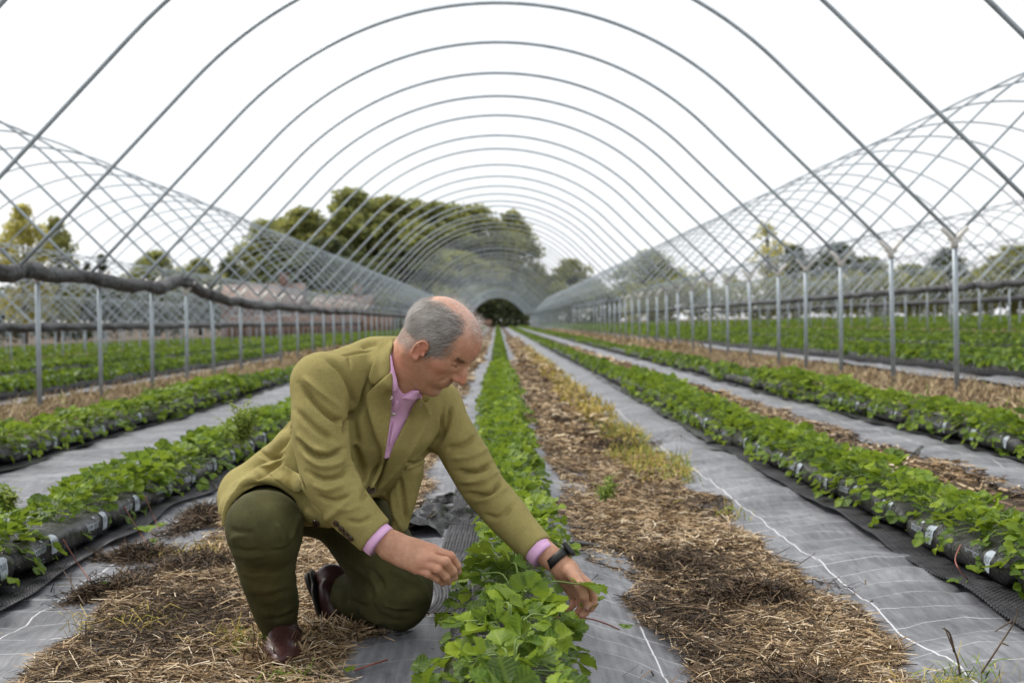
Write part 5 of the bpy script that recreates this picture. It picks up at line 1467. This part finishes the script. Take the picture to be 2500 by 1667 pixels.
# hem turn-ups of the two fronts
def button(u, v, r, mat, bv, parent, lift=.004):
    t, d = ray_depth(bv, u, v); p = CAM + d * t; hit = bv.ray_cast(Vector(CAM), Vector(d)); n = A3(hit[1])
    n = n if n.dot(d) < 0 else -n; n /= np.linalg.norm(n); p = p + n * lift
    a = np.cross(n, A3([0, 0, 1])); a /= np.linalg.norm(a); b = np.cross(n, a)
    pr = [(0, .0016), (r * .55, .0014), (r * .70, .0026), (r * .92, .0026), (r, .0012), (r * .96, -.001)]
    mb = MB(); ang = np.linspace(0, 2 * np.pi, 20, endpoint=False); V = [p + n * .0016]
    for rr, h in pr[1:]: V += [p + n * h + (a * math.cos(t_) + b * math.sin(t_)) * rr for t_ in ang]
    T = [[0, 1 + i, 1 + (i + 1) % 20] for i in range(20)]; Qd = []
    for k in range(len(pr) - 2):
        o0 = 1 + k * 20; Qd += [[o0 + i, o0 + 20 + i, o0 + 20 + (i + 1) % 20, o0 + (i + 1) % 20] for i in range(20)]
    mb.add(np.array(V), Qd, T); o = mb.build('button', mat, parent); o.data.transform(Matrix.Translation(-person.location)); return o
button(905, 1198, .0105, MAT['horn'], BV_J, jacket); button(774, 1275, .0100, MAT['horn'], BV_J, jacket)
for u, v in ((822, 1277), (834, 1289), (845, 1301), (857, 1312)): button(u, v, .0078, MAT['horn'], BV_J, jacket, .002)
for u, v in ((961, 963), (962, 999)): button(u, v, .0055, MAT['pearl'], BV_ALL, shirt, .014)

# cuffs
def cuff(a, b, r0, r1, name='cuff'):
    a, b = A3(a), A3(b); ax = (b - a); t = np.linspace(0, 1, 6)
    mb = MB(); V, Q, T = tube_np(a + t[:, None] * ax, r0 + (r1 - r0) * t, 32, False); mb.add(V, Q)
    V2, Q2, _ = tube_np(a + t[::-1][:, None] * ax, (r0 + (r1 - r0) * t[::-1]) - .003, 32, False); mb.add(V2, Q2)
    n = 32; e = 5 * n; mb.q.append(np.array([[e + i, e + (i + 1) % n, 6 * n + (i + 1) % n, 6 * n + i] for i in range(n)]))
    o = mb.build(name, MAT['pink'], shirt); o.data.transform(Matrix.Translation(-person.location)); return o
cuff(W(900, 1297, 2.957), W(931, 1323, 2.949), .0405, .0400)
cuff(W(1300, 1329, 3.113), W(1328, 1357, 3.094), .0365, .0355)

# watch on the left wrist
wa, wb = W(1353, 1352, 3.085), W(1372, 1375, 3.075); ax = (wb - wa) / np.linalg.norm(wb - wa); c = (wa + wb) / 2
cm_ = (CAM - c) / np.linalg.norm(CAM - c); cm_ = cm_ - ax * ax.dot(cm_); cm_ /= np.linalg.norm(cm_); sd = np.cross(ax, cm_)
if sd[2] < 0: sd = -sd                     # sd: up-right side of the wrist, where the case sits
def strap_mesh():
    n = 40; a = np.linspace(0, 2 * np.pi, n, endpoint=False); rows = [(-.010, .0), (-.010, .0028), (.010, .0028), (.010, .0)]
    V = np.array([[c + ax * h + (sd * math.cos(t) * (.0290 + o_) + cm_ * math.sin(t) * (.0235 + o_)) for h, o_ in rows] for t in a]).reshape(-1, 3)
    Q = [[i * 4 + k, ((i + 1) % n) * 4 + k, ((i + 1) % n) * 4 + (k + 1) % 4, i * 4 + (k + 1) % 4] for i in range(n) for k in range(4)]
    return mesh_np('watch', V, np.array(Q))
watch = root_wobj('watch', strap_mesh(), MAT['rubber'], person)
Rw = np.stack([ax, cm_, sd], 1)
def rbox(f_c, half, rr): 
    h = A3(half) - rr
    return lambda p: np.linalg.norm(np.maximum(np.abs((p - f_c) @ Rw) - h, 0), axis=1) - rr
s = SDF(); s.add(rbox(c + sd * .0340 + cm_ * .006, (.0185, .0165, .0055), .0045)); V, Q = mesh_sdf(s, *bounds([c + sd * .036], .035), .0015, 'case')
o = obj('watch_case', mesh_np('watch_case', V, Q), MAT['rubber'], watch); o.data.transform(Matrix.Translation(-person.location))
s = SDF(); s.add(rbox(c + sd * .0387 + cm_ * .006, (.0155, .0138, .0015), .0014)); V, Q = mesh_sdf(s, *bounds([c + sd * .041], .03), .001, 'screen')
o = obj('watch_screen', mesh_np('watch_screen', V, Q), MAT['screen'], watch); o.data.transform(Matrix.Translation(-person.location))

# ------------------------------------------------------------------ hair: a thin felt of short hair and strands combed back over it
HEAD = local(head_sdf(), HO, HR, HS)
def mk_hair():
    m = NT('grey_hair'); gi = m.n('NewGeometry')
    co = m.coord(); k = m.math('ADD', m.math('MULTIPLY', gi.outputs['Random Per Island'], 0.6), m.math('MULTIPLY', m.math('SUBTRACT', m.noise(22, 3, co), 0.2), 0.7))
    m.bs(Base_Color=m.ramp(k, (0.0, (0.06, 0.047, 0.038)), (0.35, (0.20, 0.175, 0.155)), (0.7, (0.46, 0.43, 0.40)), (1.0, (0.80, 0.78, 0.75))), Roughness=0.45)
    m.b.inputs['Specular IOR Level'].default_value = 0.4
    return m.m
MAT['hair'] = mk_hair(); MAT['felt'] = m_simple('short_grey_hair', (0.105, 0.085, 0.070), 0.8, var=0.5, scale=140)
rng = np.random.default_rng(21)
# felt cap: the scalp faces inside the hair line, lifted a little
d = rng.normal(size=(60000, 3)); d /= np.linalg.norm(d, axis=1)[:, None]
pq = A3([-.006, 0, .03]) + d * .085
def to_surface(q, it=6):
    p = HO + (q * HS) @ HR.T
    for _ in range(it):
        e = .001; f0 = HEAD(p); g = np.stack([HEAD(p + A3(v) * e) - f0 for v in np.eye(3)], -1) / e
        g /= np.linalg.norm(g, axis=1)[:, None] + 1e-9; p = p - g * f0[:, None]
    return p, g
ps, gs = to_surface(pq); qs = W2H(ps)
hm2 = hair_soft(qs); keep = rng.random(len(qs)) < hm2; ps, gs, qs = ps[keep], gs[keep], qs[keep]
hair = None
def hair_strands(ps, gs, flow, L, w, lift, wave, rng, mb):
    m = len(ps); seg = 5
    t = flow - gs * (flow * gs).sum(1)[:, None]; t /= np.linalg.norm(t, axis=1)[:, None] + 1e-9
    s = np.cross(t, gs); pts = []
    ph = rng.random(m) * 6.28
    for i in range(seg):
        f = i / (seg - 1)
        pts.append(ps + t * (L * f)[:, None] + gs * (.001 + lift * (f ** 0.6) - (L * f) ** 2 * 4.2 * 0.9)[:, None] + s * (wave * np.sin(ph + f * 5))[:, None])
    P_ = np.stack(pts, 1)
    rows = []
    for i in range(seg):
        ww = (w * (1 - .75 * i / (seg - 1)))[:, None]; rows += [P_[:, i] - s * ww, P_[:, i] + s * ww]
    V = np.stack(rows, 1).reshape(-1, 3); b = np.arange(m)[:, None] * (2 * seg)
    mb.add(V, np.vstack([b + [2 * i, 2 * i + 1, 2 * i + 3, 2 * i + 2] for i in range(seg - 1)]))
mb = MB()
fq = np.stack([-0.55 + 0 * qs[:, 0], 0 * qs[:, 1], -0.55 - 2.0 * np.clip(-qs[:, 0], 0, .1) * 4], -1) + rng.normal(size=qs.shape) * .24
fw_ = fq @ HR.T; m = len(ps); n1 = min(m, 9000)
hair_strands(ps[:n1], gs[:n1], fw_[:n1], rng.uniform(.020, .044, n1), np.full(n1, .00030), rng.uniform(.002, .006, n1), rng.uniform(.0005, .0025, n1), rng, mb)
# fluff: fine long hairs standing off the crown and forelock
k = rng.random((9000, 3)) * A3([.15, .10, .05]) + A3([-.065, -.05, .085]); pf, gf = to_surface(k); qf = W2H(pf)
sel = (qf[:, 2] > .055) & (np.abs(qf[:, 1]) < .06); pf, gf, qf = pf[sel][:420], gf[sel][:420], qf[sel][:420]
fl_ = rng.normal(size=pf.shape) * .8 + A3([0, 0, .2]); m = len(pf)
mbf = MB()
hair_strands(pf, gf, fl_, rng.uniform(.012, .034, m), np.full(m, .00016), rng.uniform(.006, .020, m), rng.uniform(.001, .005, m), rng, mbf)
k = rng.normal(size=(2000, 3)) * A3([.022, .035, .016]) + A3([.062, .012, .105]); pf, gf = to_surface(k); m = 420; pf, gf = pf[:m], gf[:m]
hair_strands(pf, gf, rng.normal(size=(m, 3)) * .7 + HR @ A3([.6, 0, .35]), rng.uniform(.012, .036, m), np.full(m, .00016), rng.uniform(.006, .022, m), rng.uniform(.002, .008, m), rng, mbf)
hair = root_wobj('hair', mb.mesh('hair', False), MAT['hair'], person)
MAT['fluff'] = mk_straw('backlit_hair', ((0.0, (0.35, 0.30, 0.26)), (1.0, (0.85, 0.82, 0.78))))  # backlight on the fluff is painted into its pale colour
o = mbf.build('hair_tuft', MAT['fluff'], hair, False); o.data.transform(Matrix.Translation(-person.location))
# eyebrows
mb = MB(); yy = rng.uniform(-.046, .046, 300); yy = yy[np.abs(yy) > .011]; k = np.stack([.088 - .25 * np.abs(yy) ** 1.1, yy, .0235 + .10 * (np.abs(yy) - .01) * (np.abs(yy) < .03) + rng.normal(size=len(yy)) * .0022], -1)
pf, gf = to_surface(k); fl_ = np.stack([0 * yy - .2, np.sign(yy), 0.25 + 0 * yy], -1) @ HR.T + rng.normal(size=pf.shape) * .3; m = len(pf)
hair_strands(pf, gf, fl_, rng.uniform(.006, .012, m), np.full(m, .0003), np.full(m, .0015), np.full(m, .0005), rng, mb)
MAT['brow'] = mk_straw('eyebrow_hair', ((0.0, (0.12, 0.07, 0.045)), (1.0, (0.36, 0.27, 0.21))))
o = mb.build('eyebrow', MAT['brow'], hair, False); o.data.transform(Matrix.Translation(-person.location))
mb = MB(); t_ = rng.random(160); sg_ = np.where(rng.random(160) < .5, -1, 1); k = np.stack([.0868 - .0090 * t_, sg_ * (.018 + .028 * t_), -.0048 - .0006 * np.sin(t_ * 3.1)], -1)
pf, gf = to_surface(k); hair_strands(pf, gf, np.stack([0 * t_ + .3, sg_ * .5, 0 * t_ - .8], -1) @ HR.T, rng.uniform(.004, .007, 160), np.full(160, .0004), np.full(160, .0018), np.full(160, .0003), rng, mb)
MAT['lash'] = m_simple('dark_lash', (0.03, 0.02, 0.015), 0.7)
o = mb.build('eyelash', MAT['lash'], hair, False); o.data.transform(Matrix.Translation(-person.location))
tag(person, 'balding man in olive tweed jacket and pink shirt kneeling beside the strawberry row', 'person')

# ------------------------------------------------------------------ small things lying about
def on_ground(u, v, z=0.0, it=4):
    d = C2W @ A3([(u - 1250) / FPX, (833.5 - v) / FPX, -1.0]); t = (0.02 - CAMZ) / d[2]
    for _ in range(it):
        p = CAM + d * t; t = (float(gz(p[0], p[1])) + 0.012 + z - CAMZ) / d[2]
    return CAM + d * t
def single(name, mb, mat, lab, cat, group=None):
    me = mb.mesh(name); V = np.zeros(len(me.vertices) * 3, dtype=np.float32); me.vertices.foreach_get('co', V); c = V.reshape(-1, 3).mean(0)
    me.transform(Matrix.Translation(-Vector(c))); o = obj(name, me, mat); o.location = Vector(c); tag(o, lab, cat, group); return o
def leaf_at(mb, p, az, size, rng, pitch=0.2):
    for a in (0, 1.15, -1.15):
        V, Q, UV = leaflet(size, size * .95, rng, .35, .15); V = rot_x(V + [0, .004, 0], pitch); V = rot_z(V, a + az - math.pi / 2); mb.add(V + p, Q, None, UV)
rng = np.random.default_rng(77)
def runner(pts, lab, leaf=None, r=.0021):
    path = catmull(np.array(pts), 6); mb = MB(); mb.tube(path, r, 6)
    o = single('runner', mb, MAT['runner'], lab, 'runner')
    if leaf is not None:
        lm_ = MB()
        for p, az, sz, pt in leaf: leaf_at(lm_, A3(p) - A3(o.location), az, sz, rng, pt)
        lm_.build('leaflet', MAT['leaf'], o)
    return o
runner([P(1288, 1497, 3.00), P(1350, 1506, 3.00), P(1425, 1507, 3.03), on_ground(1475, 1520, .05), on_ground(1512, 1536, .012)], 'red strawberry runner pinched by the hand with the watch',
       [(P(1436, 1492, 3.02), 1.2, .026, .7), (P(1458, 1470, 3.04), .6, .020, .6), (on_ground(1520, 1534, .012), .2, .026, .3), (P(1296, 1490, 2.99), 2.2, .028, .6)])
runner([P(155, 1318, 4.02), on_ground(190, 1375, .05), on_ground(226, 1424, .02)], 'red runner hanging from the leftmost plants to the membrane', [(on_ground(252, 1432, .03), 1.5, .018, .9)])
runner([P(305, 1238, 4.35), on_ground(335, 1290, .05), on_ground(366, 1338, .02)], 'red runner reaching from the left row to the brown peat clump', [(on_ground(375, 1328, .03), 1.5, .022, .9)])
runner([P(355, 1212, 4.4), on_ground(370, 1250, .04), on_ground(388, 1290, .02)], 'short red runner below the leaves of the left row', [(on_ground(360, 1300, .03), 2.5, .05, .5), (on_ground(390, 1288, .03), .5, .03, .6)])
runner([P(2345, 1330, 3.75), P(2332, 1365, 3.72), P(2345, 1395, 3.7), on_ground(2362, 1412, .02)], 'curved red runner below the printed bags on the right',
       [(on_ground(2385, 1400, .035), .6, .045, .5), (on_ground(2350, 1418, .02), 3.2, .045, .1)])
runner([on_ground(865, 1636, .012), on_ground(905, 1622, .02), on_ground(945, 1610, .012)], 'broken red stem lying on the membrane near the bottom edge', [(on_ground(862, 1638, .02), 3.0, .02, .3)], .0021)

def twig(segs, r, lab):
    mb = MB()
    for pts in segs: p = catmull(np.array(pts), 5); mb.tube(p, np.linspace(r, r * .45, len(p)), 6)
    return single('dry_twig', mb, MAT['twig'], lab, 'twig')
g = on_ground(2345, 1660); y = g[1]
twig([[g, P(2338, 1610, y), P(2318, 1560, y + .01), P(2306, 1530, y + .02)], [P(2330, 1590, y), P(2318, 1545, y - .02), P(2300, 1532, y - .02)]], .0032, 'dark split twig standing up near the bottom right corner')
g = on_ground(2392, 1648); y = g[1]
twig([[g, P(2440, 1575, y), P(2475, 1520, y), P(2484, 1490, y), P(2478, 1483, y)], [P(2445, 1568, y), P(2462, 1575, y - .02)], [P(2470, 1515, y), P(2430, 1540, y - .03)]], .0028, 'pale curved twig with a hooked tip in the bottom right corner')
g = on_ground(195 + 20, 1640); y = g[1]
twig([[on_ground(208, 1588), P(209, 1550, on_ground(208, 1588)[1]), P(210, 1516, on_ground(208, 1588)[1])]], .0035, 'short upright brown stick in the straw at lower left')
for k, (a, b, c) in enumerate((((1790, 1395), (1850, 1375), (1930, 1335)), ((1800, 1360), (1860, 1350), (1955, 1372)), ((1830, 1420), (1905, 1405), (1990, 1350)), ((1755, 1450), (1700, 1440), (1640, 1425)))):
    h = (.02, .05, .08)
    twig([[on_ground(*a, h[0]), on_ground(*b, h[1]), on_ground(*c, h[2])]], .0028, ('dark twig sticking out of the straw heap, topmost', 'dark twig lying across the straw heap', 'dark twig pointing at the white thread from the heap', 'thin twig left of the straw heap')[k])
twig([[on_ground(535, 1195, .02), on_ground(470, 1140, .02), on_ground(438, 1130, .05)], [on_ground(470, 1140, .02), on_ground(455, 1115, .06)]], .003, 'thin dark twigs on the membrane beside the jacket tail')
twig([[on_ground(205, 1475, .02), on_ground(160, 1400, .02), on_ground(135, 1370, .05)]], .0022, 'wiry dark stem beside the leftmost red runner')
twig([[on_ground(990, 1290, .03), on_ground(1050, 1262, .05), on_ground(1105, 1235, .05)], [on_ground(1040, 1268, .05), on_ground(1060, 1245, .09)]], .004, 'brown stalks on the crumpled black film behind the hand')

# crumpled black film behind the knees, bits of film and pipe
def crumple(u0, v0, u1, v1, wd, lab, h=.06, n=26, m=18, seed=1.0):
    a, b = on_ground(u0, v0), on_ground(u1, v1); ax = b - a; L = np.linalg.norm(ax[:2]); ax = ax / np.linalg.norm(ax); sd = np.array([-ax[1], ax[0], 0])
    s, t = np.meshgrid(np.linspace(0, 1, n), np.linspace(-1, 1, m), indexing='ij')
    off = 0.3 * wd * fbm(s * 4, t * 2, seed)
    X = a[0] + ax[0] * s * L + sd[0] * (t * wd + off); Y = a[1] + ax[1] * s * L + sd[1] * (t * wd + off)
    Z = gz(X, Y) + .012 + h * (1 - t ** 2) * (0.55 + 0.5 * fbm(s * 3, t * 1.5, seed + 4)) + .22 * h * fbm(s * 9, t * 7, seed + 9)
    Z = np.maximum(Z, gz(X, Y) + .010); mb = MB(); mb.add(np.stack([X, Y, Z], -1).reshape(-1, 3), grid_faces(m, n)); return single('film_bundle', mb, MAT['bag'], lab, 'plastic film')
crumple(985, 1312, 1112, 1262, .12, 'crumpled shiny black film heaped behind the outstretched arms', .085, seed=2.0)
crumple(1000, 1240, 1120, 1215, .08, 'flatter fold of dark film beyond the crumpled heap', .03, seed=5.0)
crumple(1540, 1362, 1575, 1350, .010, 'small scrap of black film on the right membrane', .01, 12, 6, 7.0)
crumple(1770, 1385 - 38, 1830, 1330 - 6, .008, 'narrow black slit scrap at the edge of the straw heap', .008, 12, 6, 8.0)
crumple(2085, 1495, 2130, 1470, .010, 'black strip of film on the right membrane below the stitched thread', .012, 12, 6, 9.0)
crumple(2165, 1178, 2215, 1160, .02, 'black flap on the membrane of the outer right row', .02, 12, 8, 3.0)
crumple(2225, 1120, 2250, 1090, .015, 'thin black tear in the outer right membrane', .012, 12, 6, 4.0)
mb = MB(); mb.tube(catmull(np.array([on_ground(1395, 1326, .02), on_ground(1425, 1328, .02), on_ground(1462, 1334, .014)]), 6), .010, 10)
single('drip_pipe', mb, MAT['tray'], 'short end of black pipe beside the centre row above the watch', 'pipe')

# tall spindly weed in the row left of the man
def weed(u, v, y, hpx, lab, n=9):
    r_ = np.random.default_rng(int(u)); base = P(u, v, y); st = MB(); lv = MB(); H = hpx / FPX * y
    for i in range(n):
        az = r_.random() * 6.28; sp = r_.uniform(.02, .10); h = H * r_.uniform(.55, 1.0)
        p = catmull(np.array([base, base + [math.cos(az) * sp * .4, math.sin(az) * sp * .4, h * .5], base + [math.cos(az) * sp, math.sin(az) * sp, h]]), 6)
        st.tube(p, np.linspace(.0022, .001, len(p)), 5, False)
        for q_ in p[3:]:
            for _ in range(3):
                a = r_.random() * 6.28; V, Q, UV = leaflet(.034 * r_.uniform(.6, 1.2), .011, r_, .2, .3, 7); V = rot_z(rot_x(V, r_.uniform(-.2, .9)), a); lv.add(V + q_, Q, None, UV)
    o = empty('weed', tuple(base)); off = Matrix.Translation(-Vector(base))
    f = lv.build('foliage', MAT['weed'], o); f.data.transform(off); s_ = st.build('stem', MAT['stem'], o); s_.data.transform(off); tag(o, lab, 'weed'); return o
MAT['weed'] = mk_leaf('weed_leaf', (0.06, 0.12, 0.02), (0.16, 0.24, 0.04), (0.38, 0.44, 0.10), False)
weed(590, 1095, 5.7, 120, 'spindly pale green weed growing in the left row beside the jacket', 12)
weed(20, 1250, 4.1, 60, 'feathery green weed at the left edge among strawberry leaves', 7)
weed(1478, 1225, 4.6, 60, 'small leafy weed between the centre row and the straw', 4)
# straw pushed up round the boots and the kneeling leg
bs = MB(); rng = np.random.default_rng(91)
for u, v, rx, ry, n in ((680, 1625, .10, .09, 900), (735, 1600, .06, .08, 500), (640, 1600, .05, .08, 400), (800, 1550, .12, .06, 900), (860, 1560, .08, .05, 500), (770, 1560, .06, .05, 400)):
    c = on_ground(u, v); heap(bs, c[0], c[1], rx, ry, .035, n, rng)
tag(bs.build('trampled_straw', MAT['straw'], None, False), 'loose straw pushed up around the brown boots', 'straw', kind='stuff')

# the plant whose big leaf lies over the reaching wrist
lm2, sm2 = MB(), MB(); rng = np.random.default_rng(14); z0 = float(gz(.03, 2.97)) + .14
for az, rc, hh, sz, dr in ((0.22, .135, .045, .062, .55), (2.7, .10, .07, .048, .2), (-1.4, .10, .07, .05, .5), (1.9, .07, .09, .045, -.2), (-2.3, .12, .03, .05, .7), (-.6, .12, .0, .05, .9), (3.6, .13, -.01, .05, .8)):
    trifoliate(lm2, sm2, az, rc, hh, sz, rng, dr)
o = empty('strawberry_plant', (.045, 2.955, z0)); lm2.build('foliage', MAT['leaf'], o); sm2.build('stalk', MAT['stem'], o)
tag(o, 'strawberry plant with a big leaf lying over the wrist with the watch', 'strawberry plant', 'strawberry plants of the centre row beside the man')
